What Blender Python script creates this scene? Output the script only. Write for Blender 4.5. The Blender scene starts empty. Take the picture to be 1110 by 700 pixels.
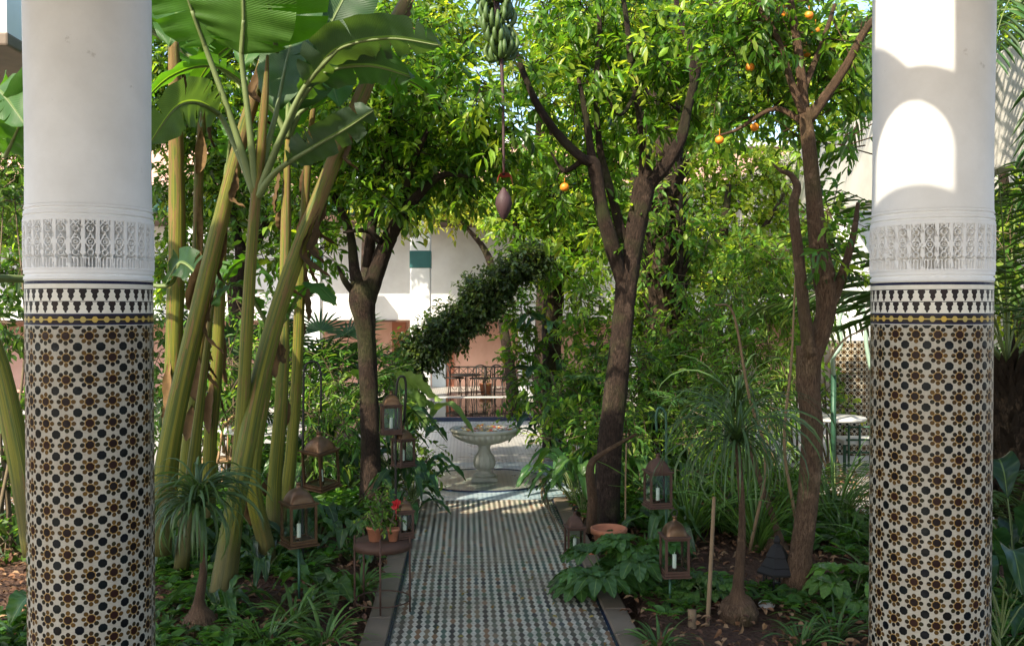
import bpy, math, random
import numpy as np
from mathutils import Vector
R=math.radians
random.seed(7); rng=np.random.default_rng(7)
sc=bpy.context.scene; COL=sc.collection
# ------------------------------------------------------------ camera
CH=2.0; YAW=R(2.79); PIT=R(0.95); F=1026.0
cam=bpy.data.cameras.new('camera'); camo=bpy.data.objects.new('camera',cam); COL.objects.link(camo)
camo.location=(0,0,CH); camo.rotation_euler=(R(90)-PIT,0,-YAW)
cam.sensor_width=36; cam.lens=F/1110*36; cam.clip_end=500; cam.clip_start=.05
sc.camera=camo
# ------------------------------------------------------------ light
EL=R(41); AZ=R(222)      # azimuth from +Y towards +X
w=bpy.data.worlds.new('World'); sc.world=w; w.use_nodes=True
wn=w.node_tree; bg=wn.nodes['Background']; sk=wn.nodes.new('ShaderNodeTexSky')
sk.sky_type='NISHITA'; sk.sun_disc=False; sk.sun_elevation=EL; sk.sun_rotation=AZ; sk.air_density=1.0; sk.dust_density=1.5
wn.links.new(sk.outputs[0],bg.inputs[0]); bg.inputs[1].default_value=0.15
SUN=Vector((math.sin(AZ)*math.cos(EL),math.cos(AZ)*math.cos(EL),math.sin(EL)))
sl=bpy.data.lights.new('sun','SUN'); sl.energy=3.3; sl.angle=R(0.8); sl.color=(1,.91,.74)
so=bpy.data.objects.new('sun',sl); COL.objects.link(so); so.rotation_euler=SUN.to_track_quat('Z','Y').to_euler(); so.location=(0,0,20)
sc.view_settings.view_transform='Standard'; sc.view_settings.look='None'; sc.view_settings.exposure=1.53; sc.view_settings.gamma=1
try:
    sc.cycles.max_bounces=8; sc.cycles.diffuse_bounces=4; sc.cycles.transparent_max_bounces=12; sc.cycles.transmission_bounces=6
except Exception: pass
# ------------------------------------------------------------ pixel -> world
fw=np.array([math.sin(YAW)*math.cos(PIT),math.cos(YAW)*math.cos(PIT),-math.sin(PIT)])
rt=np.array([math.cos(YAW),-math.sin(YAW),0]); up=np.cross(rt,fw)
def W(px,py,d): return np.array([0,0,CH])+fw*d+rt*((px-555)/F*d)+up*((350-py)/F*d)
def G(px,py,z=0.0):
    a=W(px,py,1)-np.array([0,0,CH]); t=(z-CH)/a[2]; return np.array([0,0,CH])+a*t
# ------------------------------------------------------------ mesh collector
class MB:
    def __init__(s): s.v=[];s.f=[];s.t=[];s.n=0;s.uv=[];s.c=[]
    def add(s,V,Q,uv=None,c=None):
        V=np.asarray(V,float).reshape(-1,3); Q=np.asarray(Q,int)
        if len(Q)==0: return s
        (s.f if Q.shape[1]==4 else s.t).append(Q+s.n)
        s.v.append(V); s.n+=len(V)
        s.uv.append(np.zeros((len(V),3)) if uv is None else np.asarray(uv,float))
        if c is None: c=np.ones((len(V),3))*.5
        c=np.asarray(c,float)
        if c.ndim==1: c=np.tile(c,(len(V),1))
        s.c.append(c); return s
    def mix(s,V,Q,T,uv=None,c=None):
        n=s.n; s.add(V,Q,uv,c)
        if len(T): s.t.append(np.asarray(T,int)+n)
        return s
    def build(s,name,mat,parent=None,loc=None,smooth=True,bevel=0):
        V=np.concatenate(s.v); uv=np.concatenate(s.uv); c=np.concatenate(s.c)
        off=np.zeros(3)
        if parent is not None: off=np.array(wloc(parent))
        if loc is not None: off=np.array(loc)
        fq=np.concatenate(s.f) if s.f else np.zeros((0,4),int); ft=np.concatenate(s.t) if s.t else np.zeros((0,3),int)
        me=bpy.data.meshes.new(name)
        me.vertices.add(len(V)); me.vertices.foreach_set('co',(V-off).astype(np.float32).ravel())
        li=np.concatenate([fq.ravel(),ft.ravel()]).astype(np.int32)
        me.loops.add(len(li)); me.loops.foreach_set('vertex_index',li)
        nf=len(fq)+len(ft); me.polygons.add(nf)
        st=np.concatenate([np.arange(len(fq))*4,len(fq)*4+np.arange(len(ft))*3]).astype(np.int32)
        me.polygons.foreach_set('loop_start',st)
        try: me.polygons.foreach_set('loop_total',np.concatenate([np.full(len(fq),4),np.full(len(ft),3)]).astype(np.int32))
        except Exception: pass
        me.update(calc_edges=True); me.validate()
        if len(me.vertices)==len(V):
            a=me.attributes.new('puv','FLOAT_VECTOR','POINT'); a.data.foreach_set('vector',uv.astype(np.float32).ravel())
            a=me.attributes.new('tint','FLOAT_COLOR','POINT'); a.data.foreach_set('color',np.concatenate([c,np.ones((len(c),1))],1).astype(np.float32).ravel())
        me.polygons.foreach_set('use_smooth',np.full(len(me.polygons),smooth)); me.materials.append(mat)
        o=bpy.data.objects.new(name,me); COL.objects.link(o)
        if parent is not None:
            o.parent=parent; o.location=Vector(off-np.array(wloc(parent)))
        else: o.location=Vector(off)
        if bevel:
            b=o.modifiers.new('bevel','BEVEL'); b.width=bevel; b.segments=2; b.limit_method='ANGLE'; b.angle_limit=R(40)
        return o
def wloc(o):
    v=Vector(o.location)
    while o.parent: o=o.parent; v=v+Vector(o.location)
    return v
def empty(name,loc): o=bpy.data.objects.new(name,None); COL.objects.link(o); o.location=Vector(loc); o.empty_display_size=.1; return o
def tag(o,label,cat,group=None):
    o['label']=label; o['category']=cat
    if group: o['group']=group
    return o
def struct(o): o['kind']='structure'; return o
def stuff(o): o['kind']='stuff'; return o
def copy_tree(o,parent=None):
    c=o.copy(); COL.objects.link(c); c.parent=parent
    for ch in [x for x in list(COL.objects) if x.parent==o]: copy_tree(ch,c)
    return c
# ------------------------------------------------------------ shapes
def box(mb,lo,hi,c=None):
    x0,y0,z0=lo;x1,y1,z1=hi
    V=[(x0,y0,z0),(x1,y0,z0),(x1,y1,z0),(x0,y1,z0),(x0,y0,z1),(x1,y0,z1),(x1,y1,z1),(x0,y1,z1)]
    Q=[(0,3,2,1),(4,5,6,7),(0,1,5,4),(1,2,6,5),(2,3,7,6),(3,0,4,7)]
    return mb.add(V,Q,uv=V,c=c)
def catmull(P,n=8):
    P=np.asarray(P,float); 
    if len(P)==2: return np.array([P[0]+(P[1]-P[0])*t for t in np.linspace(0,1,n+1)])
    E=np.vstack([2*P[0]-P[1],P,2*P[-1]-P[-2]]); out=[]
    for i in range(1,len(E)-2):
        for t in np.linspace(0,1,n,endpoint=False):
            a,b,c,d=E[i-1:i+3]
            out.append(.5*((2*b)+(-a+c)*t+(2*a-5*b+4*c-d)*t*t+(-a+3*b-3*c+d)*t**3))
    out.append(E[-2]); return np.array(out)
def frames(P):
    T=np.gradient(P,axis=0); T/=np.linalg.norm(T,axis=1)[:,None]+1e-9
    a=np.array([0,0,1.]) if abs(T[0][2])<.9 else np.array([1.,0,0])
    U=[];u=np.cross(T[0],a);u/=np.linalg.norm(u)
    for t in T:
        u=u-t*np.dot(u,t); u/=np.linalg.norm(u)+1e-9; U.append(u)
    U=np.array(U); return T,U,np.cross(T,U)
def tube(mb,P,r,k=8,n=6,c=None,noise=0,spline=True,cap=True):
    P=np.asarray(P,float); r=np.asarray(r,float) if np.ndim(r) else np.full(len(P),float(r))
    if spline and len(P)>2:
        S=catmull(P[:, :3],n); rr=np.interp(np.linspace(0,len(P)-1,len(S)),np.arange(len(P)),r)
    else:
        S=P;rr=r
        if spline and len(P)==2 and noise: S=catmull(P,n*2); rr=np.linspace(r[0],r[-1],len(S))
    T,U,B=frames(S); m=len(S)
    a=np.linspace(0,2*np.pi,k,endpoint=False)
    L=np.concatenate([[0],np.cumsum(np.linalg.norm(np.diff(S,axis=0),axis=1))])
    nz=1+noise*(rng.standard_normal((m,k))*.35+np.sin(a[None]*2+L[:,None]*3+rng.random()*6)*.5+np.sin(a[None]*3-L[:,None]*5)*.4) if noise else np.ones((m,k))
    V=S[:,None]+(U[:,None]*np.cos(a)[None,:,None]+B[:,None]*np.sin(a)[None,:,None])*(rr[:,None]*nz)[...,None]
    i=np.arange(m-1)[:,None]*k; j=np.arange(k)[None]; j2=(j+1)%k
    Q=np.stack([i+j,i+j2,i+k+j2,i+k+j],-1).reshape(-1,4)
    uv=np.zeros((m,k,3)); uv[...,0]=a/(2*np.pi); uv[...,1]=L[:,None]; uv[...,2]=rng.random()*9
    V=V.reshape(-1,3); uv=uv.reshape(-1,3); T3=[]
    if cap:
        n0=len(V); V=np.vstack([V,S[0],S[-1]]); uv=np.vstack([uv,uv[0],uv[-1]])
        T3=[(n0,(q+1)%k,q) for q in range(k)]+[(n0+1,(m-1)*k+q,(m-1)*k+(q+1)%k) for q in range(k)]
    return mb.mix(V,Q,T3,uv=uv,c=c)
def lathe(mb,prof,cen=(0,0,0),k=32,c=None,flute=None):
    prof=np.asarray(prof,float); a=np.linspace(0,2*np.pi,k,endpoint=False); m=len(prof)
    V=np.zeros((m,k,3)); rad=np.repeat(prof[:,0][:,None],k,1)
    if flute is not None: rad=rad*(1+flute[0]*np.asarray(flute[2])[:,None]*np.abs(np.sin(a*flute[1]/2))[None])
    V[...,0]=cen[0]+rad*np.cos(a);V[...,1]=cen[1]+rad*np.sin(a);V[...,2]=cen[2]+prof[:,1][:,None]
    i=np.arange(m-1)[:,None]*k; j=np.arange(k)[None]; j2=(j+1)%k
    Q=np.stack([i+j,i+j2,i+k+j2,i+k+j],-1).reshape(-1,4)
    uv=np.zeros((m,k,3)); uv[...,0]=a/(2*np.pi)*1.0; uv[...,1]=prof[:,1][:,None]
    return mb.add(V.reshape(-1,3),Q,uv=uv.reshape(-1,3),c=c)
def unit(v): v=np.asarray(v,float); return v/(np.linalg.norm(v,axis=-1,keepdims=True)+1e-9)
def leaves(mb,P,D,N,L,Wd,C,curl=.15,wide=.55):
    """n folded ovate leaves: 6 verts, 2 quads each"""
    n=len(P); D=unit(D); S=unit(np.cross(D,N)); Nn=np.cross(S,D)
    L=np.broadcast_to(L,(n,))[:,None]; Wd=np.broadcast_to(Wd,(n,))[:,None]
    def pt(t,s,h): return P+D*L*t+S*Wd*s+Nn*L*h
    V=np.stack([pt(0,0,0),pt(.3,-.5,curl*.6),pt(.68,-.40,curl*.35),pt(1,0,-curl*1.1),pt(.68,.40,curl*.35),pt(.3,.5,curl*.6),pt(.4,0,0.0)],1)
    b=np.arange(n)[:,None]*7
    Q=np.concatenate([b+np.array([[0,1,2,6]]),b+np.array([[6,2,3,3]])[:,:4]])[:0]
    Q4=np.concatenate([b+np.array([[0,6,2,1]]),b+np.array([[0,5,4,6]])])
    T3=np.concatenate([b+np.array([[6,3,2]]),b+np.array([[6,4,3]])])
    uv=np.zeros((n,7,3)); uv[:,:,0]=[0,-.5,-.4,0,.4,.5,0]; uv[:,:,1]=[0,.3,.68,1,.68,.3,.4]; uv[...,2]=rng.random(n)[:,None]
    mb.mix(V.reshape(-1,3),Q4,T3,uv=uv.reshape(-1,3),c=np.repeat(np.asarray(C)[:,None],7,1).reshape(-1,3))
def colvar(n,base,var=.25,young=None,py=.2):
    base=np.asarray(base); c=base[None]*(1+var*rng.standard_normal((n,1)))
    c=c*(1+.08*rng.standard_normal((n,3)))
    if young is not None:
        m=rng.random(n)<py; c[m]=np.asarray(young)*(1+.2*rng.standard_normal((m.sum(),1)))
    return np.clip(c,.004,.9)
def crown(leafmb,twigmb,blobs,dens=1.0,ll=.10,lw=.042,base=(.05,.105,.018),young=(.15,.22,.03),py=.2,twl=.28,kl=9,droop=.35,curl=.12):
    for (c,rad) in blobs:
        c=np.asarray(c); rad=np.asarray(rad,float)*np.ones(3)
        nt=int(dens*95*(rad[0]*rad[2]+rad[0]*rad[1]+rad[1]*rad[2])/3/.09)
        d=unit(rng.standard_normal((nt,3))); u=rng.random(nt)**.42
        # lumpy outline
        ph=rng.random(6)*6; lump=1+.22*np.sin(d[:,0]*4+ph[0])+.2*np.sin(d[:,2]*5+ph[1])+.15*np.sin(d[:,1]*6+ph[2])
        P=c+d*rad*(u*lump)[:,None]
        td=unit(d*.7+rng.standard_normal((nt,3))*.7+np.array([0,0,-.15]))
        yg=rng.random(nt)<py
        tl=twl*(.6+.7*rng.random(nt))
        for i in range(nt):
            if twigmb is not None and i%2==0:
                tube(twigmb,[P[i]-td[i]*tl[i]*.6,P[i]+td[i]*tl[i]*.3,P[i]+td[i]*tl[i]+np.array([0,0,-.03])],[.006,.004,.002],k=3,spline=False,cap=False,c=(.09,.07,.03))
        s=np.tile(np.linspace(.05,1,kl),nt); rep=lambda a:np.repeat(a,kl,0)
        PP=rep(P)+rep(td)*(s*rep(tl))[:,None]; TD=rep(td); n=len(PP)
        side=unit(np.cross(TD,rng.standard_normal((n,3))))
        D=unit(TD*.55+side*.8+np.array([0,0,-droop])*(.5+rng.random((n,1))))
        N=unit(np.array([0,0,1.])+rng.standard_normal((n,3))*.45)
        C=colvar(n,base,.25); m=rep(yg)&(rng.random(n)<.8); C[m]=colvar(int(m.sum()),young,.22)
        leaves(leafmb,PP,D,N,ll*(.42+.85*rng.random(n)),lw*(.7+.5*rng.random(n)),C,curl=curl)
def strap(mb,base,az,L,w,el,droop,C,n=8,twist=0,fold=.25):
    """one arching strap leaf"""
    h=np.array([math.cos(az),math.sin(az),0.]); t=np.linspace(0,1,n); ang=el-droop*t**1.3
    ds=L/(n-1); P=[np.asarray(base,float)]
    for i in range(1,n): P.append(P[-1]+ds*(h*math.cos(ang[i])+np.array([0,0,math.sin(ang[i])])))
    P=np.array(P); s=np.cross(h,[0,0,1.]); tw=twist*t
    T=np.gradient(P,axis=0);T=unit(T); Nn=unit(np.cross(s,T)); S=s[None]*np.cos(tw)[:,None]+Nn*np.sin(tw)[:,None]
    ww=w*np.minimum(1,.55+1.5*t)*np.sqrt(np.clip(1-t**2.6,0.0,1))*.5+.0008
    U=np.cross(T,S)
    V=np.stack([P-S*ww[:,None]+U*ww[:,None]*fold,P,P+S*ww[:,None]+U*ww[:,None]*fold],1)
    i=np.arange(n-1)[:,None]*3; Q=np.concatenate([i+np.array([[0,1,4,3]]),i+np.array([[1,2,5,4]])])
    uv=np.zeros((n,3,3)); uv[...,0]=[-.5,0,.5]; uv[...,1]=t[:,None]; uv[...,2]=rng.random()
    mb.add(V.reshape(-1,3),Q,uv=uv.reshape(-1,3),c=C)
def blade(mb,P,S0,w,C,prof=None,fold=.25,wave=.02,tears=0,m=11,tearw=.25):
    """broad blade along centreline points P (Catmull), side vector S0, width w"""
    Sx=catmull(P,8); n=len(Sx); t=np.linspace(0,1,n); T,_,_=frames(Sx)
    S=unit(S0-T*np.sum(T*S0,axis=1)[:,None]); U=np.cross(S,T)
    if prof is None: ww=np.clip(np.sin(np.pi*np.clip(t,0,1)**.75),0,1)**.6*np.minimum(1,.25+2*t)
    else: ww=np.interp(t,prof[0],prof[1])
    ww=ww*w*.5+.001
    s=np.linspace(-1,1,m); V=Sx[:,None]+S[:,None]*(ww[:,None]*s[None])[...,None]
    ph=rng.random()*6
    hgt=fold*ww[:,None]*np.abs(s)[None]**1.3+wave*np.sin(t[:,None]*38+ph+s[None]*2)*np.abs(s)[None]+wave*1.4*np.sin(t[:,None]*9+ph*2+3*s[None])*np.abs(s)[None]
    V=V+U[:,None]*hgt[...,None]
    Q=[]
    tr=set()
    if tears:
        for _ in range(tears): tr.add((random.randint(3,n-4),random.choice([-1,1])))
    for i in range(n-1):
        for j in range(m-1):
            sm=(s[j]+s[j+1])/2
            if any(ti==i and sd*sm>tearw for ti,sd in tr): continue
            a=i*m+j; Q.append((a,a+1,a+m+1,a+m))
    uv=np.zeros((n,m,3)); uv[...,0]=s[None]*.5; uv[...,1]=t[:,None]; uv[...,2]=rng.random()
    cc=np.asarray(C)*(1+.06*rng.standard_normal()); mb.add(V.reshape(-1,3),Q,uv=uv.reshape(-1,3),c=cc)
# ------------------------------------------------------------ materials
class NT:
    def __init__(s,name):
        s.m=bpy.data.materials.new(name); s.m.use_nodes=True; s.t=s.m.node_tree; s.t.nodes.clear()
        s.out=s.t.nodes.new('ShaderNodeOutputMaterial')
    def n(s,ty,**k):
        x=s.t.nodes.new(ty)
        for a,b in k.items(): setattr(x,a,b)
        return x
    def put(s,sock,v):
        if isinstance(v,bpy.types.NodeSocket): s.t.links.new(v,sock)
        elif v is not None:
            if isinstance(v,(tuple,list)) and len(v)==3 and sock.type=='RGBA': v=(*v,1)
            sock.default_value=v
    def M(s,op,a,b=None,c=None):
        x=s.n('ShaderNodeMath',operation=op); s.put(x.inputs[0],a); s.put(x.inputs[1],b); s.put(x.inputs[2],c); return x.outputs[0]
    def attr(s,name): return s.n('ShaderNodeAttribute',attribute_name=name)
    def sep(s,v): x=s.n('ShaderNodeSeparateXYZ'); s.put(x.inputs[0],v); return x.outputs
    def comb(s,a,b,c=0.0): x=s.n('ShaderNodeCombineXYZ'); s.put(x.inputs[0],a);s.put(x.inputs[1],b);s.put(x.inputs[2],c); return x.outputs[0]
    def mix(s,f,a,b,bt='MIX'):
        x=s.n('ShaderNodeMix',data_type='RGBA',blend_type=bt); s.put(x.inputs[0],f); s.put(x.inputs[6],a); s.put(x.inputs[7],b); return x.outputs[2]
    def noise(s,vec=None,scale=5,det=3,rough=.5,dim=None):
        x=s.n('ShaderNodeTexNoise'); s.put(x.inputs['Scale'],scale); x.inputs['Detail'].default_value=det; x.inputs['Roughness'].default_value=rough
        if vec is not None: s.put(x.inputs['Vector'],vec)
        return x.outputs
    def white(s,vec): x=s.n('ShaderNodeTexWhiteNoise'); s.put(x.inputs[0],vec); return x.outputs
    def ramp(s,f,stops,interp='LINEAR'):
        x=s.n('ShaderNodeValToRGB'); x.color_ramp.interpolation=interp; e=x.color_ramp.elements
        while len(e)<len(stops): e.new(.5)
        for q,(p,c) in zip(e,stops): q.position=p; q.color=(*c,1) if len(c)==3 else c
        s.put(x.inputs[0],f); return x.outputs[0]
    def bump(s,h,st=.3,dist=.01):
        x=s.n('ShaderNodeBump'); x.inputs['Strength'].default_value=st; x.inputs['Distance'].default_value=dist; s.put(x.inputs['Height'],h); return x.outputs[0]
    def pr(s,col,rough=.6,metal=0,nrm=None,spec=.5,**k):
        x=s.n('ShaderNodeBsdfPrincipled'); s.put(x.inputs['Base Color'],col); s.put(x.inputs['Roughness'],rough); s.put(x.inputs['Metallic'],metal)
        s.put(x.inputs['Specular IOR Level'],spec)
        if nrm is not None: s.put(x.inputs['Normal'],nrm)
        for a,b in k.items(): s.put(x.inputs[a.replace('_',' ')],b)
        return x.outputs[0]
    def done(s,sh): s.t.links.new(sh,s.out.inputs[0]); return s.m
    def obj(s): return s.n('ShaderNodeTexCoord').outputs['Object']
def simple(name,col,rough=.6,metal=0,var=.2,scale=8,bump=.15,spec=.5):
    t=NT(name); ns=t.noise(t.obj(),scale,5,.6); a=np.array(col)
    c=t.mix(ns[0],tuple(np.clip(a*(1-var),0,1)),tuple(np.clip(a*(1+var),0,1)))
    return t.done(t.pr(c,rough,metal,t.bump(t.noise(t.obj(),scale*6,3)[0],bump,.004),spec))
def leafmat(name,trans=.38,rough=.42,vein=0.0,veinfreq=60,tcol=(1.5,1.35,.45),spec=.45,dead=0.0):
    t=NT(name); c=t.attr('tint').outputs['Color']; uv=t.sep(t.attr('puv').outputs['Vector'])
    nz=t.noise(t.obj(),9,3)[0]
    c=t.mix(t.M('MULTIPLY',nz,.55),c,(.02,.05,.01)) if False else c
    hs=t.n('ShaderNodeHueSaturation'); t.put(hs.inputs['Color'],c); t.put(hs.inputs['Value'],t.M('MULTIPLY_ADD',nz,.7,.65)); c=hs.outputs[0]
    # pale midrib
    rib=t.M('LESS_THAN',t.M('ABSOLUTE',uv[0]),.025)
    c=t.mix(t.M('MULTIPLY',rib,.55),c,(.22,.30,.09))
    if dead:
        dn=t.noise(t.obj(),3.2,4)[0]; edge=t.M('GREATER_THAN',t.M('ADD',t.M('ABSOLUTE',uv[0]),t.M('MULTIPLY',dn,.35)),.5+.12*(1-dead))
        c=t.mix(edge,c,(.20,.13,.05))
    nrm=None
    if vein:
        ph=t.M('MULTIPLY_ADD',t.M('ABSOLUTE',uv[0]),-veinfreq*.25,t.M('MULTIPLY',uv[1],veinfreq))
        vv=t.M('SINE',ph); c=t.mix(t.M('MULTIPLY',t.M('GREATER_THAN',vv,.7),.10),c,(.14,.22,.06)); nrm=t.bump(vv,vein,.004)
    p=t.pr(c,rough,0,nrm,spec)
    tr=t.n('ShaderNodeBsdfTranslucent'); tc=t.mix(1,c,(*tcol,1),'MULTIPLY'); t.put(tr.inputs[0],tc)
    m=t.n('ShaderNodeMixShader'); m.inputs[0].default_value=trans; t.t.links.new(p,m.inputs[1]); t.t.links.new(tr.outputs[0],m.inputs[2])
    return t.done(m.outputs[0])
M={}
M['leaf']=leafmat('citrus_leaf',.5,.36,tcol=(2.3,2.15,.75))
M['fine']=leafmat('fine_leaf',.5,.5,tcol=(2.2,2.1,.8))
M['strap']=leafmat('strap_leaf',.3,.4)
M['broad']=leafmat('broad_leaf',.3,.33,vein=.25,veinfreq=45,tcol=(1.6,1.6,.4))
M['banana']=leafmat('banana_leaf',.42,.45,vein=.2,veinfreq=420,tcol=(2.1,2.2,.35),dead=.0,spec=.35)
def barkmat(name,a,b,moss=0,sc=1.0,rough=.9):
    t=NT(name); uv=t.sep(t.attr('puv').outputs['Vector']); an=t.M('MULTIPLY',uv[0],2*math.pi)
    v=t.comb(t.M('MULTIPLY',t.M('COSINE',an),1.6),t.M('MULTIPLY',t.M('SINE',an),1.6),t.M('MULTIPLY',uv[1],4.5*sc))
    n1=t.noise(v,4.5,7,.72)[0]; n2=t.noise(t.obj(),24,4,.6)[0]; n3=t.noise(t.obj(),3,3)[0]
    c=t.mix(t.ramp(n1,[(.35,(0,0,0)),(.65,(1,1,1))]),a,b); c=t.mix(t.M('MULTIPLY',n2,.5),c,tuple(np.array(a)*.5)); nl=t.noise(t.obj(),7,5,.7)[0]; c=t.mix(t.ramp(nl,[(.56,(0,0,0)),(.66,(.55,.55,.55))]),c,tuple(np.array(b)*1.5+.02))
    vo=t.n('ShaderNodeTexVoronoi'); vo.feature='DISTANCE_TO_EDGE'; vo.inputs['Scale'].default_value=7; t.put(vo.inputs['Vector'],t.comb(t.M('ADD',t.M('MULTIPLY',t.M('COSINE',an),2.2),t.M('MULTIPLY',n1,.5)),t.M('ADD',t.M('MULTIPLY',t.M('SINE',an),2.2),t.M('MULTIPLY',n2,.5)),t.M('MULTIPLY',uv[1],1.3*sc))); cr=t.ramp(vo.outputs['Distance'],[(.0,(0,0,0)),(.09,(1,1,1))]); c=t.mix(t.M('MULTIPLY',t.M('SUBTRACT',1.,cr),.55),c,tuple(np.array(a)*.35))
    if moss: c=t.mix(t.ramp(n3,[(.5,(0,0,0)),(.7,(moss,moss,moss))]),c,(.09,.13,.03))
    return t.done(t.pr(c,rough,0,t.bump(t.M('ADD',t.M('ADD',n1,t.M('MULTIPLY',n2,.5)),t.M('MULTIPLY',cr,.6)),1.,.025),.25))
M['bark']=barkmat('citrus_bark',(.03,.019,.013),(.10,.06,.04),.35)
M['bark2']=barkmat('pale_bark',(.14,.08,.045),(.33,.20,.115),.25)
M['palmbark']=barkmat('palm_fibre',(.04,.025,.015),(.11,.07,.04),0)
M['twigs']=simple('twig',(.12,.085,.045),.85)
def bananastem():
    t=NT('banana_stem'); uv=t.sep(t.attr('puv').outputs['Vector']); an=t.M('MULTIPLY',uv[0],2*math.pi)
    v=t.comb(t.M('MULTIPLY',t.M('COSINE',an),2.0),t.M('MULTIPLY',t.M('SINE',an),2.0),t.M('ADD',t.M('MULTIPLY',uv[1],.35),uv[2]))
    n1=t.noise(v,2.2,5,.6)[0]; n2=t.noise(t.comb(t.M('MULTIPLY',t.M('COSINE',an),.9),t.M('MULTIPLY',t.M('SINE',an),.9),t.M('ADD',t.M('MULTIPLY',uv[1],1.1),uv[2])),2.4,5,.7)[0]; v3=t.comb(t.M('MULTIPLY',t.M('COSINE',an),7),t.M('MULTIPLY',t.M('SINE',an),7),t.M('MULTIPLY',uv[1],.3)); n3=t.noise(v3,4,3)[0]
    c=t.mix(t.ramp(n1,[(.38,(0,0,0)),(.58,(1,1,1))]),(.06,.095,.012),(.24,.215,.018))
    c=t.mix(t.ramp(n3,[(.42,(0,0,0)),(.58,(.7,.7,.7))]),c,(.06,.075,.012))
    foot=t.M('MULTIPLY',t.M('LESS_THAN',t.M('ADD',uv[1],t.M('MULTIPLY',n3,.9)),.95),.75); c=t.mix(foot,c,(.09,.075,.03))
    hi=t.M('ADD',n2,t.M('MULTIPLY',t.M('SUBTRACT',uv[1],1.6),.05))
    c=t.mix(t.ramp(hi,[(.56,(0,0,0)),(.60,(1,1,1))]),c,t.mix(n3,(.10,.055,.015),(.27,.17,.05)))
    return t.done(t.pr(c,.5,0,t.bump(t.M('ADD',n3,t.M('MULTIPLY',n2,.4)),.6,.01),.25))
M['bstem']=bananastem()
def plaster(name,col,stain=.1,dirt=(.30,.27,.22)):
    t=NT(name); n=t.noise(t.obj(),2.2,6,.6)[0]; n2=t.noise(t.obj(),55,3)[0]
    c=t.mix(t.ramp(n,[(.4,(0,0,0)),(.75,(stain,)*3)]),col,dirt); c=t.mix(t.M('MULTIPLY',n2,.12),c,tuple(np.array(col)*.8)); n4=t.noise(t.obj(),6.5,7,.75)[0]; sp=t.ramp(n4,[(.66,(0,0,0)),(.70,(.35,.35,.35))]); c=t.mix(sp,c,dirt)
    return t.done(t.pr(c,.62,0,t.bump(t.M('ADD',t.M('MULTIPLY',n,2.),t.M('MULTIPLY',n2,.25)),.22,.01),.3))
M['white']=plaster('white_plaster',(.80,.79,.77),.3)
M['white2']=plaster('facade_plaster',(.80,.79,.76),.25)
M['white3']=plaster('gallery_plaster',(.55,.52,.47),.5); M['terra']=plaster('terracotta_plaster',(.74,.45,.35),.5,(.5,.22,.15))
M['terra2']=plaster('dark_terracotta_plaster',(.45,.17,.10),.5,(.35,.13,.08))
M['blueplaster']=plaster('pale_blue_plaster',(.60,.68,.72),.3)
M['stone']=plaster('fountain_marble',(.56,.53,.46),.8,(.22,.21,.16))
M['kerb']=plaster('kerb_stone',(.20,.15,.105),.8,(.09,.075,.05))
M['teal']=simple('teal_paint',(.03,.12,.12),.5)
M['iron']=simple('dark_iron',(.05,.045,.04),.55,.7)
M['rust']=simple('rusty_iron',(.085,.043,.027),.7,.3,.4,20)
M['pale_green']=simple('pale_green_iron',(.30,.42,.32),.5,0); M['green_iron']=simple('green_iron',(.03,.09,.05),.45,.2)
M['copper']=simple('aged_copper',(.15,.085,.045),.4,.85,.6,14)
M['black']=simple('black_metal',(.014,.012,.011),.75,.1)
M['candle']=simple('candle_wax',(.82,.78,.66),.5)
M['pot']=simple('terracotta_pot',(.42,.16,.08),.8,0,.3,12)
M['tableTop']=simple('pale_table',(.6,.58,.55),.4)
M['wood']=simple('dark_wood',(.10,.05,.03),.6,0,.4)
M['roof']=simple('green_roof_tile',(.03,.08,.05),.35,0,.4,20)
M['orange']=simple('orange_peel',(.80,.25,.02),.45,0,.15,30)
M['fruit']=simple('green_banana',(.065,.115,.022),.55,0,.45,14)
M['bract']=simple('purple_bract',(.06,.028,.03),.65,0,.3,12)
M['redbract']=simple('red_bract',(.40,.05,.03),.5,0,.3,12)
M['petal']=simple('petals',(.75,.5,.35),.7,0,.5,40)
M['cobble']=simple('pale_stone',(.50,.47,.42),.8)
M['flower']=simple('red_petal',(.55,.03,.03),.6)
M['stalk']=simple('green_stalk',(.13,.17,.05),.6)
M['cane']=simple('bamboo_cane',(.20,.13,.065),.7,0,.3,10)
M['wicker']=simple('wicker',(.33,.20,.10),.8,0,.4,30)
M['litter']=simple('dry_leaf',(.15,.075,.035),.9,0,.5,14)
def glass():
    t=NT('lantern_glass'); a=t.n('ShaderNodeBsdfTransparent'); a.inputs[0].default_value=(.9,.94,.92,1); g=t.n('ShaderNodeBsdfGlossy'); g.inputs['Roughness'].default_value=.05
    m=t.n('ShaderNodeMixShader'); fr=t.n('ShaderNodeLayerWeight'); fr.inputs[0].default_value=.35; t.put(m.inputs[0],t.M('MULTIPLY_ADD',t.M('POWER',fr.outputs['Facing'],3.),.5,.03)); t.t.links.new(a.outputs[0],m.inputs[1]); t.t.links.new(g.outputs[0],m.inputs[2]); return t.done(m.outputs[0])
M['glass']=glass()
def water():
    t=NT('pool_water'); return t.done(t.pr((.012,.011,.009),.04,0,t.bump(t.noise(t.obj(),5,2)[0],.05,.01),.5))
M['water']=water()
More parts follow.
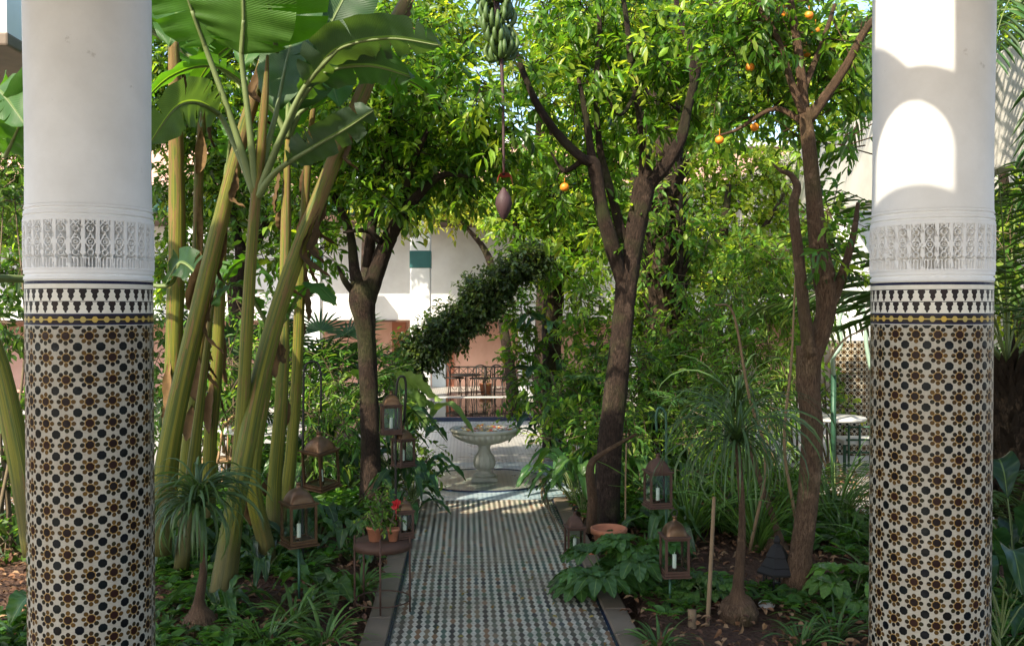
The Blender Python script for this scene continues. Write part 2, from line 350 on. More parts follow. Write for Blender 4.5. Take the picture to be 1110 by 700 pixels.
def soil():
    t=NT('soil'); o=t.obj(); n=t.noise(o,2,6,.65)[0]; n2=t.noise(o,35,5,.7)[0]; vo=t.n('ShaderNodeTexVoronoi'); vo.inputs['Scale'].default_value=26; t.put(vo.inputs['Vector'],o)
    c=t.mix(n2,(.055,.03,.02),(.17,.10,.065)); c=t.mix(t.ramp(n,[(.4,(0,0,0)),(.7,(.6,.6,.6))]),c,(.09,.045,.03)); c=t.mix(t.ramp(vo.outputs['Distance'],[(0,(.6,.6,.6)),(.25,(0,0,0))]),c,(.21,.12,.07))
    return t.done(t.pr(c,.95,0,t.bump(t.M('ADD',n2,vo.outputs['Distance']),1,.03),.2))
M['soil']=soil()
def zellige():
    t=NT('zellige_column'); uv=t.sep(t.attr('puv').outputs['Vector']); u,v=uv[0],uv[1]
    CU=2*math.pi*.265/18; CV=.0925
    wob=t.noise(t.comb(u,v),6,2)[0]
    U=t.M('ADD',t.M('DIVIDE',u,CU),t.M('MULTIPLY_ADD',wob,.12,-.06)); V=t.M('DIVIDE',t.M('SUBTRACT',1.925,v),CV)
    V=t.M('ADD',V,.0)
    def cell(x,off): return t.M('SUBTRACT',t.M('FRACT',t.M('ADD',x,off+100)),.5)
    fu,fv=cell(U,0),cell(V,.15-.15); cu,cv=cell(U,.5),cell(V,.5)
    r1=t.M('SQRT',t.M('ADD',t.M('MULTIPLY',fu,fu),t.M('MULTIPLY',fv,fv))); 
    def octr(x,y,f=.7071):
        ax,ay=t.M('ABSOLUTE',x),t.M('ABSOLUTE',y); return t.M('MAXIMUM',t.M('MAXIMUM',ax,ay),t.M('MULTIPLY',t.M('ADD',ax,ay),f))
    o1=octr(fu,fv); o2=octr(cu,cv)
    a=t.M('ARCTAN2',fv,fu); a8=t.M('MULTIPLY',t.M('SUBTRACT',t.M('FRACT',t.M('ADD',t.M('DIVIDE',a,math.pi/4),8.5)),.5),math.pi/4)
    dx=t.M('SUBTRACT',t.M('MULTIPLY',r1,t.M('COSINE',a8)),.325); dy=t.M('MULTIPLY',r1,t.M('SINE',a8)); dd=octr(dx,dy)
    idv=t.comb(t.M('FLOOR',t.M('ADD',U,100.)),t.M('FLOOR',t.M('ADD',V,100.)),t.M('FLOOR',t.M('ADD',t.M('DIVIDE',a,math.pi/4),8.5)))
    rnd=t.white(idv); idc=t.comb(t.M('FLOOR',t.M('ADD',U,100.5)),t.M('FLOOR',t.M('ADD',V,100.5)),3.); rc=t.white(idc)
    idd=t.comb(t.M('FLOOR',t.M('ADD',U,100.)),t.M('FLOOR',t.M('ADD',V,100.)),77.); rd=t.white(idd)
    wn2=t.noise(t.comb(u,v),28,3)[0]
    c=t.mix(wn2,(.28,.25,.19),(.45,.41,.33))
    # grout lines star
    g=t.M('LESS_THAN',t.M('ABSOLUTE',t.M('SUBTRACT',t.M('ABSOLUTE',fu),t.M('ABSOLUTE',fv))),.012); c=t.mix(t.M('MULTIPLY',g,.45),c,(.3,.27,.22))
    g2=t.M('LESS_THAN',t.M('ABSOLUTE',t.M('SUBTRACT',o1,.44)),.010); c=t.mix(t.M('MULTIPLY',g2,.4),c,(.25,.21,.16))
    dirt=t.noise(t.comb(u,v),3.0,5,.6)[0]; c=t.mix(t.ramp(dirt,[(.4,(0,0,0)),(.75,(.45,.45,.45))]),c,(.26,.21,.15))
    # ochre halo round brown
    c=t.mix(t.M('MULTIPLY',t.M('LESS_THAN',t.M('ABSOLUTE',t.M('SUBTRACT',o1,.20)),.02),.9),c,(.27,.15,.03))
    c=t.mix(t.M('LESS_THAN',o1,.180),c,t.ramp(rd[0],[(0,(.007,.004,.003)),(.6,(.022,.006,.003)),(1,(.004,.003,.003))]))
    c=t.mix(t.M('LESS_THAN',dd,.102),c,t.ramp(rnd[0],[(0,(.007,.004,.002)),(.45,(.10,.05,.007)),(.6,(.004,.003,.002)),(.8,(.022,.018,.004)),(1,(.007,.003,.002))]))
    c=t.mix(t.M('LESS_THAN',o2,.20),c,t.ramp(rc[0],[(0,(.002,.003,.005)),(.4,(.003,.004,.003)),(.7,(.003,.006,.006)),(1,(.004,.003,.002))]))
    # bands above
    S=t.M('DIVIDE',u,CU/2.0); 
    def band(lo,hi): return t.M('MULTIPLY',t.M('GREATER_THAN',v,lo),t.M('LESS_THAN',v,hi))
    def bells(lo,hi,off):
        tt=t.M('DIVIDE',t.M('SUBTRACT',v,lo),hi-lo); wd=t.M('ADD',t.M('MULTIPLY_ADD',tt,-.25,.385),t.M('MULTIPLY',t.M('SINE',t.M('MULTIPLY',tt,15.)),.05))
        wd=t.M('MULTIPLY',wd,t.M('LESS_THAN',tt,.93))
        x=t.M('ABSOLUTE',t.M('SUBTRACT',t.M('FRACT',t.M('ADD',S,off+100)),.5)); return t.M('LESS_THAN',x,wd)
    cream=t.mix(wn2,(.58,.54,.45),(.74,.70,.61)); dark=t.mix(wn2,(.010,.009,.010),(.028,.016,.014)); navy=(.008,.01,.04)
    c=t.mix(t.M('GREATER_THAN',v,1.922),c,cream)
    c=t.mix(band(1.925,1.968),c,dark)
    xx=t.M('SUBTRACT',t.M('FRACT',t.M('ADD',S,100.)),.5); yy=t.M('DIVIDE',t.M('SUBTRACT',v,1.948),.047); rr=octr(t.M('MULTIPLY',xx,1.1),yy)
    ye=t.mix(t.white(t.comb(t.M('FLOOR',S),1.,1.))[0],(.50,.33,.06),(.36,.30,.12))
    c=t.mix(t.M('MULTIPLY',band(1.927,1.966),t.M('MAXIMUM',t.M('LESS_THAN',rr,.27),t.M('LESS_THAN',t.M('ABSOLUTE',yy),.06))),c,ye)
    c=t.mix(band(1.924,1.931),c,navy); c=t.mix(band(1.966,1.973),c,navy)
    c=t.mix(band(1.977,2.026),c,dark); c=t.mix(t.M('MULTIPLY',band(1.977,2.026),bells(1.977,2.026,0.)),c,cream)
    c=t.mix(band(2.029,2.080),c,dark); c=t.mix(t.M('MULTIPLY',band(2.029,2.080),bells(2.029,2.080,.5)),c,cream)
    c=t.mix(band(2.100,2.113),c,navy)
    pc=t.M('ADD',t.M('ADD',t.M('MULTIPLY',t.M('LESS_THAN',dd,.104),.35),t.M('MULTIPLY',t.M('LESS_THAN',o2,.19),.3)),t.M('MULTIPLY',t.M('LESS_THAN',o1,.185),.3)); h=t.M('ADD',pc,t.M('MULTIPLY',t.noise(t.comb(U,V),1.6,3)[0],2.2))
    return t.done(t.pr(c,t.M('MULTIPLY_ADD',wn2,.25,.22),0,t.bump(t.M('ADD',h,t.M('MULTIPLY',rnd[0],.25)),.25,.01),.15))
M['zel']=zellige()
def pathtile():
    t=NT('path_zellige'); p=t.sep(t.n('ShaderNodeNewGeometry').outputs['Position']); 
    wob=t.noise(t.comb(p[0],p[1]),3,2)[0]
    U=t.M('DIVIDE',t.M('ADD',p[0],t.M('MULTIPLY',wob,.012)),.053); V=t.M('DIVIDE',t.M('ADD',p[1],t.M('MULTIPLY',wob,.02)),.092)
    # offset alternate columns
    cu=t.M('FLOOR',t.M('ADD',U,100.)); odd=t.M('MODULO',cu,2.); V=t.M('ADD',V,t.M('MULTIPLY',odd,.0))
    fu=t.M('SUBTRACT',t.M('FRACT',t.M('ADD',U,100.)),.5); fv=t.M('SUBTRACT',t.M('FRACT',t.M('ADD',V,100.)),.5)
    dia=t.M('ADD',t.M('ABSOLUTE',t.M('MULTIPLY',fu,1.05)),t.M('ABSOLUTE',t.M('MULTIPLY',fv,1.0)))
    w=t.M('MULTIPLY_ADD',t.M('ABSOLUTE',fv),-.62,.42); inn=t.M('LESS_THAN',t.M('ABSOLUTE',fu),w)
    patch=t.noise(t.comb(p[0],p[1]),1.7,4,.7)[0]
    r=t.white(t.comb(cu,t.M('FLOOR',t.M('ADD',V,100.)),0.))[0]; r2=t.white(t.comb(cu,t.M('FLOOR',t.M('DIVIDE',t.M('ADD',V,100.),4.)),5.))[0]
    sel=t.M('ADD',t.M('MULTIPLY',r2,.6),t.M('MULTIPLY',r,.4))
    da=t.ramp(sel,[(0,(.012,.014,.016)),(.25,(.014,.03,.02)),(.42,(.03,.075,.04)),(.52,(.015,.018,.022)),(.62,(.20,.10,.045)),(.74,(.05,.035,.022)),(.86,(.025,.065,.05))],'CONSTANT')
    # odd columns lighter
    da=t.mix(t.M('MULTIPLY',odd,.3),da,t.ramp(r,[(0,(.14,.20,.14)),(.4,(.22,.15,.10)),(.7,(.12,.16,.15))],'CONSTANT'))
    cr=t.mix(r,(.44,.42,.33),(.61,.56,.44)); 
    c=t.mix(inn,cr,da)
    wear=t.ramp(patch,[(.42,(0,0,0)),(.68,(.55,.55,.55))]); c=t.mix(wear,c,(.30,.20,.13))
    gr=t.M('GREATER_THAN',t.M('ABSOLUTE',fv),.47); c=t.mix(t.M('MULTIPLY',gr,.5),c,(.14,.12,.10))
    ed=t.M('SUBTRACT',t.M('ABSOLUTE',t.M('SUBTRACT',p[0],.213)),.50); en=t.noise(t.comb(p[0],p[1]),6,5,.7)[0]; c=t.mix(t.ramp(t.M('ADD',t.M('MULTIPLY',ed,2.),t.M('MULTIPLY',t.M('SUBTRACT',en,.5),1.6)),[(.15,(0,0,0)),(.5,(.75,.75,.75))]),c,(.10,.075,.05))
    big=t.noise(t.comb(p[0],p[1]),.8,5,.6)[0]; c=t.mix(t.M('MULTIPLY',t.M('SUBTRACT',1.,big),.45),c,t.mix(.5,c,(.12,.11,.09)))
    return t.done(t.pr(c,t.M('MULTIPLY_ADD',patch,.4,.42),0,t.bump(t.M('ADD',t.M('MULTIPLY',inn,.3),patch),.35,.006),.25))
M['path']=pathtile()
def bluetile(name,a,b,acc,sz=.05):
    t=NT(name); p=t.sep(t.n('ShaderNodeNewGeometry').outputs['Position'])
    U=t.M('DIVIDE',p[0],sz); V=t.M('DIVIDE',p[1],sz*1.6)
    fu=t.M('SUBTRACT',t.M('FRACT',t.M('ADD',U,100.)),.5); fv=t.M('SUBTRACT',t.M('FRACT',t.M('ADD',V,100.)),.5)
    s=t.M('ADD',t.M('ABSOLUTE',fu),t.M('ABSOLUTE',fv)); r=t.white(t.comb(t.M('FLOOR',t.M('ADD',U,100.)),t.M('FLOOR',t.M('ADD',V,100.)),0.))[0]
    c=t.mix(r,a,b); c=t.mix(t.M('LESS_THAN',s,.30),c,acc); n=t.noise(t.comb(p[0],p[1]),2,4)[0]; c=t.mix(t.M('MULTIPLY',n,.35),c,(.33,.33,.30))
    return t.done(t.pr(c,t.M('MULTIPLY_ADD',n,.3,.15),0,t.bump(t.M('ADD',s,n),.25,.005),.5))
M['tile_blue']=bluetile('blue_floor_tile',(.42,.50,.52),(.30,.42,.46),(.10,.20,.26))
M['tile_far']=bluetile('grey_floor_tile',(.46,.43,.38),(.55,.52,.47),(.20,.17,.15))
M['tile_green']=bluetile('green_basin_tile',(.11,.17,.13),(.20,.18,.13),(.03,.075,.06))
M['navy_tile']=simple('navy_glaze',(.014,.022,.05),.2,0,.3,30)
def pave():
    t=NT('brick_paving'); br=t.n('ShaderNodeTexBrick'); t.put(br.inputs['Vector'],t.obj()); br.inputs['Scale'].default_value=5
    br.inputs['Color1'].default_value=(.42,.38,.33,1); br.inputs['Color2'].default_value=(.52,.48,.43,1); br.inputs['Mortar'].default_value=(.2,.18,.15,1)
    return t.done(t.pr(br.outputs[0],.6,0,t.bump(t.noise(t.obj(),30,3)[0],.2,.01)))
M['pave']=pave(); M['floor_dark']=simple('low_bounce_tile',(.10,.075,.055),.4,0,.3,6)  # unseen floor darkened to cut the light it bounces onto the columns
# ============================================================ SETTING
gx=np.concatenate([[-60,-30,-15,-10],np.arange(-8,8.01,.11),[10,15,30,60]]); gy=np.concatenate([[-40,-15,-5,0],np.arange(2,14.01,.11),[16,18,21,25,40,90]])
X,Y=np.meshgrid(gx,gy); PX=.213; PH=.67
def fbm(x,y):
    return (np.sin(x*2.1+1.3*np.sin(y*1.7))+np.sin(y*2.9+1.1*np.sin(x*2.3)))*.02+(np.sin(x*9.7+y*4.1)+np.sin(y*11.3-x*5.7))*.006+rng.standard_normal(x.shape)*.006
Z=np.where((np.abs(X)<8)&(Y>2)&(Y<14),fbm(X,Y),0)-.02
near=(np.abs(X-PX)<PH+.35)&(Y<10)|((np.abs(X-PX)<2.6)&(Y>9.5))|(Y<5.2)|(X<-2.4)&(Y>8.6)|(X>3.3)&(Y>8.2)
Z=np.where(near,-.10,Z)
n0,n1=X.shape; i=np.arange(n0-1)[:,None]*n1; j=np.arange(n1-1)[None]
mb=MB().add(np.stack([X,Y,Z],-1).reshape(-1,3),np.stack([i+j,i+j+1,i+n1+j+1,i+n1+j],-1).reshape(-1,4)); struct(mb.build('ground',M['soil']))
def slab(name,x0,x1,y0,y1,z0,z1,mat,bev=0): return struct(box(MB(),(x0,y0,z0),(x1,y1,z1)).build(name,mat,smooth=False,bevel=bev))
slab('path',PX-PH,PX+PH,4.7,9.8,-.2,0,M['path'])
# kerb stones and blue edging line
for s in (-1,1):
    a=PX+s*(PH+.001); b=PX+s*(PH+.02); slab('path_edging',min(a,b),max(a,b),4.7,9.8,-.2,.004,M['navy_tile'])
    k=MB(); y=4.72
    while y<9.8:
        L=.42+.12*random.random(); a=PX+s*(PH+.022); b=PX+s*(PH+.165+.01*random.random()); box(k,(min(a,b),y,-.2),(max(a,b),min(y+L,9.8),.018+.012*random.random())); y+=L+.008
    struct(k.build('kerb',M['kerb'],smooth=False,bevel=.008))
slab('fountain_floor',PX-1.9,PX+1.9,9.802,12.2,-.2,0,M['tile_blue'])
slab('courtyard_floor',PX-1.9,PX+1.9,12.202,16.6,-.2,0,M['tile_far'])
slab('terrace_pavement',-9,-2.6,8.8,22.4,-.2,-.004,M['pave']); slab('side_pavement',3.5,9,8.4,22.4,-.2,-.004,M['pave'])
slab('back_pavement',-2.598,3.498,20.7,24,-.2,-.002,M['tile_far'])
slab('gallery_floor',-6,6.4,-14,4.69,-.2,.12,M['floor_dark'])
# fountain basin
cx,cy=PX+.0,10.95
t=empty('fountain',(cx,cy,0)); tag(t,'weathered stone pedestal fountain with fluted round bowl at the end of the tiled path','fountain')
m=MB(); lathe(m,[(.70,-.1),(.70,.004),(.705,.012),(.745,.012),(.75,.004),(.75,-.05)],(cx,cy,0),64); m.build('basin_rim',M['navy_tile'],t)
m=MB(); lathe(m,[(.001,.0045),(.35,.0045),(.699,.006)],(cx,cy,0),64); m.build('basin_floor',M['tile_green'],t)
m=MB(); box(m,(cx-.15,cy-.15,.0),(cx+.15,cy+.15,.045)); m.build('plinth',M['stone'],t,smooth=False,bevel=.006)
pr=[(.0,.045),(.125,.045),(.125,.065),(.105,.085),(.07,.10),(.06,.115),(.085,.135),(.105,.17),(.11,.21),(.10,.26),(.085,.30),(.072,.33),(.065,.37),(.075,.40),(.08,.42)]
m=MB(); lathe(m,pr,(cx,cy,0),48,flute=(.22,14,[0,0,0,0,0,0,1,1,1,1,.8,.3,0,0,0])); m.build('pedestal',M['stone'],t)
pr=[(.03,.41),(.10,.415),(.19,.44),(.27,.475),(.33,.515),(.352,.545),(.362,.56),(.385,.565),(.40,.58),(.402,.595),(.39,.606),(.365,.606),(.35,.59),(.2,.58),(.001,.575)]
m=MB(); lathe(m,pr,(cx,cy,0),96,flute=(.12,32,[0,1,1,1,1,.7,0,0,0,0,0,0,0,0,0])); m.build('bowl',M['stone'],t)
m=MB(); n=160; aa=rng.random(n)*6.28; r_=.33*np.sqrt(rng.random(n)); P=np.stack([cx+r_*np.cos(aa),cy+r_*np.sin(aa),np.full(n,.598)],1)
cc=np.array([(.8,.75,.6),(.8,.5,.08),(.7,.15,.08),(.75,.55,.5)])[rng.integers(0,4,n)]; leaves(m,P,unit(rng.standard_normal((n,3))*[1,1,.15]),np.tile([0,0,1.],(n,1))+rng.standard_normal((n,3))*.3,.05,.04,cc)
fm=NT('floating_petal'); M['fpetal']=fm.done(fm.pr(fm.attr('tint').outputs['Color'],.6)); stuff(m.build('floating_petals',M['fpetal'],t))
m=MB(); lathe(m,[(.0,.66),(.006,.655),(.012,.64),(.009,.62),(.022,.60),(.02,.58)],(cx,cy,0),16); m.build('spout',M['cobble'],t)
# pool
x0,x1=PX-1.0,PX+1.0
t=empty('reflecting_pool',(PX,18.6,0)); tag(t,'rectangular dark reflecting pool with navy tiled rim behind the fountain','pool')
m=MB(); box(m,(x0,16.62,-.1),(x1,16.75,.07));  box(m,(x0,16.752,-.1),(x0+.13,20.498,.07)); box(m,(x1-.13,16.752,-.1),(x1,20.498,.07)); m.build('rim',M['navy_tile'],t,smooth=False,bevel=.006)
m=MB(); box(m,(x0,20.499,-.1),(x1,20.65,.06)); m.build('back_rim',M['cobble'],t,smooth=False,bevel=.006)
m=MB(); box(m,(x0+.131,16.753,-.1),(x1-.131,20.497,.045)); m.build('water',M['water'],t,smooth=False)
# ------------------------------------------------------------ far facade
FY=22.5
def fx(px,y=FY): # world x of pixel column on plane y
    p=W(px,333,1)-np.array([0,0,CH]); return p[0]/p[1]*y
t=empty('courtyard_house',(PX,24,0)); tag(t,'white and terracotta courtyard house with white piers behind the garden','house')
m=MB(); box(m,(-16,24,-.1),(16,24.3,6.1)); m.build('back_wall',M['terra'],t,smooth=False)
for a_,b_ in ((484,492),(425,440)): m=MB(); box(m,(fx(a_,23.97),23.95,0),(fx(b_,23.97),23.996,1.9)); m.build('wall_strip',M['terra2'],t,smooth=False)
m=MB(); box(m,(fx(468,23.9),23.9,0),(fx(483,23.9),23.99,2.2)); m.build('blue_jamb',M['blueplaster'],t,smooth=False)
m=MB(); box(m,(-16,22.62,1.70),(16,22.75,3.9)); m.build('white_panel',M['white2'],t,smooth=False)
m=MB(); box(m,(-16,22.55,1.655),(16,22.80,1.697)); m.build('panel_rail',M['wood'],t,smooth=False)
m=MB(); box(m,(-16,21.26,3.905),(16,23.9,4.06)); m.build('eave_board',M['wood'],t,smooth=False)
m=MB()
for q in range(170):
    xx=-16+q*.19; tube(m,[(xx,21.22,4.12),(xx,23.9,4.95)],.085,k=8,spline=False)
m.build('tiled_pent_roof',M['roof'],t)
m=MB(); box(m,(-16,23.9,6.1),(16,24.4,6.25)); m.build('coping',M['white2'],t,smooth=False,bevel=.02)
x=fx(456,21.0)-2.4*5
while x<15:
    m=MB(); box(m,(x-.225,20.85,0),(x+.225,21.25,3.9)); q=m.build('pier',M['white'],t,smooth=False,bevel=.03)
    m=MB(); box(m,(x-.235,20.838,2.86),(x+.235,21.262,3.24)); m.build('teal_collar',M['teal'],q,smooth=False,bevel=.008)
    x+=2.4
# window upstairs
for px in (404,700):
    xx=fx(px,23.95); m=MB(); box(m,(xx-.45,23.93,4.85),(xx+.45,23.999,5.7)); q=m.build('window',M['blueplaster'],t,smooth=False)
# pointed arch niche to the right of pink wall
m=MB(); ang=np.linspace(0,1,12)
# iron railing in front
m=MB(); x0r,x1r=fx(488,21.6),fx(600,21.2)
def tb(m,a,b,r,c=None): tube(m,[a,b],r,k=6,spline=False,c=c)
tb(m,(x0r,21.6,.64),(x1r,21.6,.64),.018); tb(m,(x0r,21.6,.46),(x1r,21.6,.46),.010); tb(m,(x0r,21.6,.06),(x1r,21.6,.06),.014)
x=x0r; k=0
while x<x1r+.01:
    tb(m,(x,21.6,0),(x,21.6,.66),.014)
    if x+.2<=x1r+.05:
        a=np.linspace(0,2*np.pi,17); tube(m,np.stack([x+.1+.07*np.cos(a),np.full(17,21.6),.25+.13*np.sin(a)],1),.007,k=5,spline=False,cap=False); tb(m,(x,21.6,.46),(x+.2,21.6,.64),.007); tb(m,(x+.2,21.6,.46),(x,21.6,.64),.007)
    x+=.2
tag(m.build('railing',M['iron'],loc=((x0r+x1r)/2,21.6,0)),'dark wrought iron railing with scrollwork before the pink wall','railing')
def cafe_table(loc,label,top=M['iron'],r=.33,h=.52):
    t=empty('cafe_table',loc); tag(t,label,'table'); x,y,z=loc
    m=MB(); lathe(m,[(.001,h),(r,h),(r+.01,h-.01),(r,h-.03),(.001,h-.03)],loc,32); m.build('table_top',top,t)
    m=MB(); tb(m,(x,y,z),(x,y,z+h-.03),.02); lathe(m,[(.001,.04),(.05,.035),(.2,.015),(.2,.0)],loc,24); m.build('pedestal',M['iron'],t)
    return t
def cafe_chair(loc,rot,label,mat,hh=.86,grp=None):
    t=empty('cafe_chair',loc); tag(t,label,'chair',grp); x,y,z=loc
    m=MB(); lathe(m,[(.001,.45),(.2,.45),(.215,.44),(.2,.425),(.001,.425)],loc,24); m.build('seat',mat,t)
    m=MB(); a=np.linspace(-1.0,1.0,9); tube(m,[(x+.2*math.sin(q),y+.2*math.cos(q),z+.44+ (hh-.44)*math.cos(q*1.2)**.6 if abs(q)<.99 else z+.45) for q in a],.014,k=6)
    for q in (-.5,-.17,.17,.5): tb(m,(x+.2*math.sin(q),y+.2*math.cos(q),z+.44),(x+.2*math.sin(q),y+.2*math.cos(q),z+.44+(hh-.46)*max(.1,math.cos(q*1.2))**.6),.009)
    m.build('backrest',mat,t)
    for q in (.8,2.3,3.9,5.5):
        m=MB(); tb(m,(x+.16*math.cos(q),y+.16*math.sin(q),z+.43),(x+.21*math.cos(q),y+.21*math.sin(q),z),.012); m.build('leg',mat,t)
    t.rotation_euler.z=rot; return t
cafe_table((fx(505,20.95),20.95,0),'round dark iron cafe table left of the railing beyond the pool'); cafe_table((fx(570,20.9),20.9,0),'round dark iron cafe table right of the pool end')
for px,y_,r_,s_ in ((493,21.0,1.6,'leftmost iron chair with its back to the blue door jamb'),(519,20.85,3.3,'low iron chair left of the green cone bush'),(541,20.9,2.8,'low iron chair right of the green cone bush')):
    cafe_chair((fx(px,y_),y_,0),r_,s_,M['iron'],.74)
# cone bush in pot
c0=(fx(527,21.7),21.7,0); t=empty('potted_bush',c0); tag(t,'small cone shaped green bush in a pot behind the railing','potted plant')
m=MB(); lathe(m,[(.001,0),(.12,0),(.16,.25),(.17,.25),(.15,.24),(.001,.22)],c0,24); m.build('pot',M['pot'],t)
m=MB(); crown(m,None,[((c0[0],c0[1],.38),(.15,.15,.12)),((c0[0],c0[1],.55),(.09,.09,.14))],dens=2,ll=.04,lw=.02,twl=.06,kl=5); m.build('foliage',M['fine'],t)
# ------------------------------------------------------------ side gallery at right with tiled columns
t=empty('side_gallery',(7.6,15,0)); tag(t,'white side gallery wall along the right edge of the courtyard','house')
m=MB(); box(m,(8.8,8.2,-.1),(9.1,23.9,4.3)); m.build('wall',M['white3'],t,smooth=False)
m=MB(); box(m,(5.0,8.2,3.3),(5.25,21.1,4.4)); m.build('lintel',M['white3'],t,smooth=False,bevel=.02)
for a_ in (9.5,13.5): m=MB(); box(m,(8.74,a_,0),(8.798,a_+1.1,2.3)); m.build('door',M['wood'],t,smooth=False)
def uvshift(m,zs): 
    for a in m.uv: a[:,0]*=.265*2*math.pi; a[:,1]+=zs
def gcol(px,d,label):
    b=W(px,333,d); b=np.array([b[0],b[1],0]); t=empty('tiled_column',b); tag(t,label,'column','tiled columns of the courtyard')
    m=MB(); lathe(m,[(.27,0),(.27,1.55)],b,40); uvshift(m,.3); m.build('tiled_shaft',M['zel'],t)
    m=MB(); lathe(m,[(.275,1.55),(.275,1.62),(.265,1.63),(.265,3.3)],b,40); m.build('plaster_shaft',M['white'],t)
gcol(922,13,'distant tiled column glimpsed left of the near right column'); gcol(800,15.5,'far tiled column mostly hidden behind the palm leaves')
# arched green arbour, bench, table at right
t=empty('garden_arch',G(905,527)); tag(t,'thin green metal arch on the paving beside the distant tiled column','arch'); b=G(903,527)
m=MB(); tb(m,b,b+[0,0,1.25],.03); m.build('post',M['green_iron'],t)
m=MB(); q=W(897,345,9.9); tube(m,[b+[0,0,1.25],W(903,388,10),W(912,372,10),W(910,345,10),W(926,318,10),W(938,345,10),W(939,372,10),W(944,400,10)],.022,k=8); m.build('arch_rail',M['pale_green'],t)
b=G(938,523); t=empty('lattice_bench',b); tag(t,'bench with dark green lattice side standing on pale paving at right','bench')
m=MB(); x,y,z=b; 
for q in range(7): tb(m,(x-.05+q*.13,y+.35,.12),(x-.05+q*.13,y+.35,.62),.014)
for q in range(4): tb(m,(x-.08,y+.36,.14+q*.15),(x+.78,y+.36,.14+q*.15),.012)
m.build('lattice',M['green_iron'],t)
m=MB(); box(m,(x-.1,y+.37,.38),(x+.8,y+.8,.43)); m.build('seat',M['tableTop'],t,smooth=False,bevel=.01)
for dx,dy in ((-.08,.4),(.76,.4),(-.08,.76),(.76,.76)): m=MB(); tb(m,(x+dx,y+dy,0),(x+dx,y+dy,.4),.02); m.build('leg',M['green_iron'],t)
cafe_table(tuple(np.array([W(905,452,10.9)[0],W(905,452,10.9)[1],0])),'pale round table beside the green arch at right',M['tableTop'],.34,.74)
# left terrace furniture
for px,d,lb in ((275,9.9,'pale cafe table glimpsed between the banana stems'),(8,9.0,'pale cafe table at the far left behind the column')):
    p=W(px,460,d); cafe_table((p[0],p[1],0),lb,M['tableTop'],.38,.74)
for px,d,r_,lb in ((262,10.3,1.2,'wicker chair beside the pale table between the banana stems'),(236,9.7,4.4,'wicker chair left of the pale table behind the leaning stem'),(14,10.4,1,'wicker chair at the far left edge on the terrace')):
    p=W(px,460,d); cafe_chair((p[0],p[1],0),r_,lb,M['wicker'],.9)
# left wing corner high up
t=empty('left_wing',(-4.6,8.0,4.0)); tag(t,'pale plaster corner of an upper storey at the top left','house')
e=W(22,60,8.4); m=MB(); box(m,(e[0]-1.6,8.4,e[2]+.12),(e[0],12,e[2]+1.3)); m.build('wall',M['white2'],t,smooth=False,bevel=.01)
m=MB(); box(m,(e[0]-1.6,8.33,e[2]),(e[0]+.04,12.05,e[2]+.118)); m.build('cornice',M['kerb'],t,smooth=False,bevel=.02)
# ------------------------------------------------------------ near gallery: columns and unseen shade roof
CR=.265
def stucco(m,b,z0,z1):
    n=900;k=110; a=np.linspace(0,2*np.pi,n,endpoint=False); z=np.linspace(z0,z1,k); A,Zz=np.meshgrid(a,z); per=2*math.pi*CR/29
    u=(A*CR/per)%1-.5; v=(Zz-2.165)/(2.37-2.165); ua=np.abs(u)
    d=np.full(u.shape,9.)
    def ln(x): nonlocal d; d=np.minimum(d,x)
    ln(np.abs(ua-.5)*1.0); ln(np.where(v>.28,np.abs(ua-.40),9)); H=.205/per
    def circ(cu,cv,r): ln(np.abs(np.hypot(u-cu,(v-cv)*H)-r))
    for cv,r in ((.55,.30),(.55,.13),(.33,.2),(.82,.22),(.95,.12)): circ(0,cv,r)
    circ(.5,.95,.3); circ(-.5,.95,.3); circ(.5,.33,.16); circ(-.5,.33,.16)
    ln(np.abs(ua-(v-.38)*H*.6)*.8); ln(np.abs(ua-(.72-v)*H*.6)*.8)
    ln(np.where(v<.22,np.abs(((u*4)%1)-.5)/4,9)); ln(np.abs(v-.22)*H); ln(np.abs(v-.0)*H); ln(np.abs(v-1.)*H); ln(np.where(v<.12,0*u+.1,9))
    wob=.008*np.sin(A*37+Zz*90)
    hole=(d>.05+wob)&(v>.02)&(v<1.0)
    r=np.where(hole,CR-.04,CR+.006)
    r=np.where(v<-.02,CR+.003,r); r=np.where((v<-.10)&(v>-.14),CR-.004,r)
    r=np.where(v>1.05,CR+.004,r); r=np.where((v>1.10)&(v<1.13),CR-.003,r); r=np.where((v>1.18),CR+.002,r);r=np.where((v>1.24)&(v<1.27),CR-.005,r); r=np.where(v>1.3,CR-.001,r)
    V=np.stack([b[0]+r*np.cos(A),b[1]+r*np.sin(A),Zz],-1).reshape(-1,3)
    i=np.arange(k-1)[:,None]*n; j=np.arange(n)[None]; j2=(j+1)%n
    m.add(V,np.stack([i+j,i+j2,i+n+j2,i+n+j],-1).reshape(-1,4))
def ncol(px,d,label):
    b=W(px,333,d); b=np.array([b[0],b[1],0]); t=empty('tiled_column',(b[0],b[1],.12)); tag(t,label,'column','tiled columns of the courtyard')
    m=MB(); lathe(m,[(CR,.12),(CR,1.0),(CR,1.9),(CR,2.118)],b,96); uvshift(m,0.0); m.build('tiled_shaft',M['zel'],t)
    m=MB(); stucco(m,b,2.119,2.44); m.build('carved_stucco_band',M['white'],t)
    zz=np.linspace(2.441,4.0,30); m=MB(); lathe(m,[(CR-.002+.0025*math.sin(q*5+px),q) for q in zz],b,64); m.build('plaster_shaft',M['white'],t)
    m=MB(); lathe(m,[(CR-.005,4.0),(CR+.03,4.02),(CR+.03,4.06),(CR,4.08),(CR+.08,4.24),(CR+.08,4.298)],b,48); m.build('capital',M['white'],t)
    return b
bl=ncol(98,4.25,'left white plaster column with patterned tile shaft, fully in shade'); br=ncol(1009,4.44,'right white plaster column with patterned tile shaft and two bright sun patches')
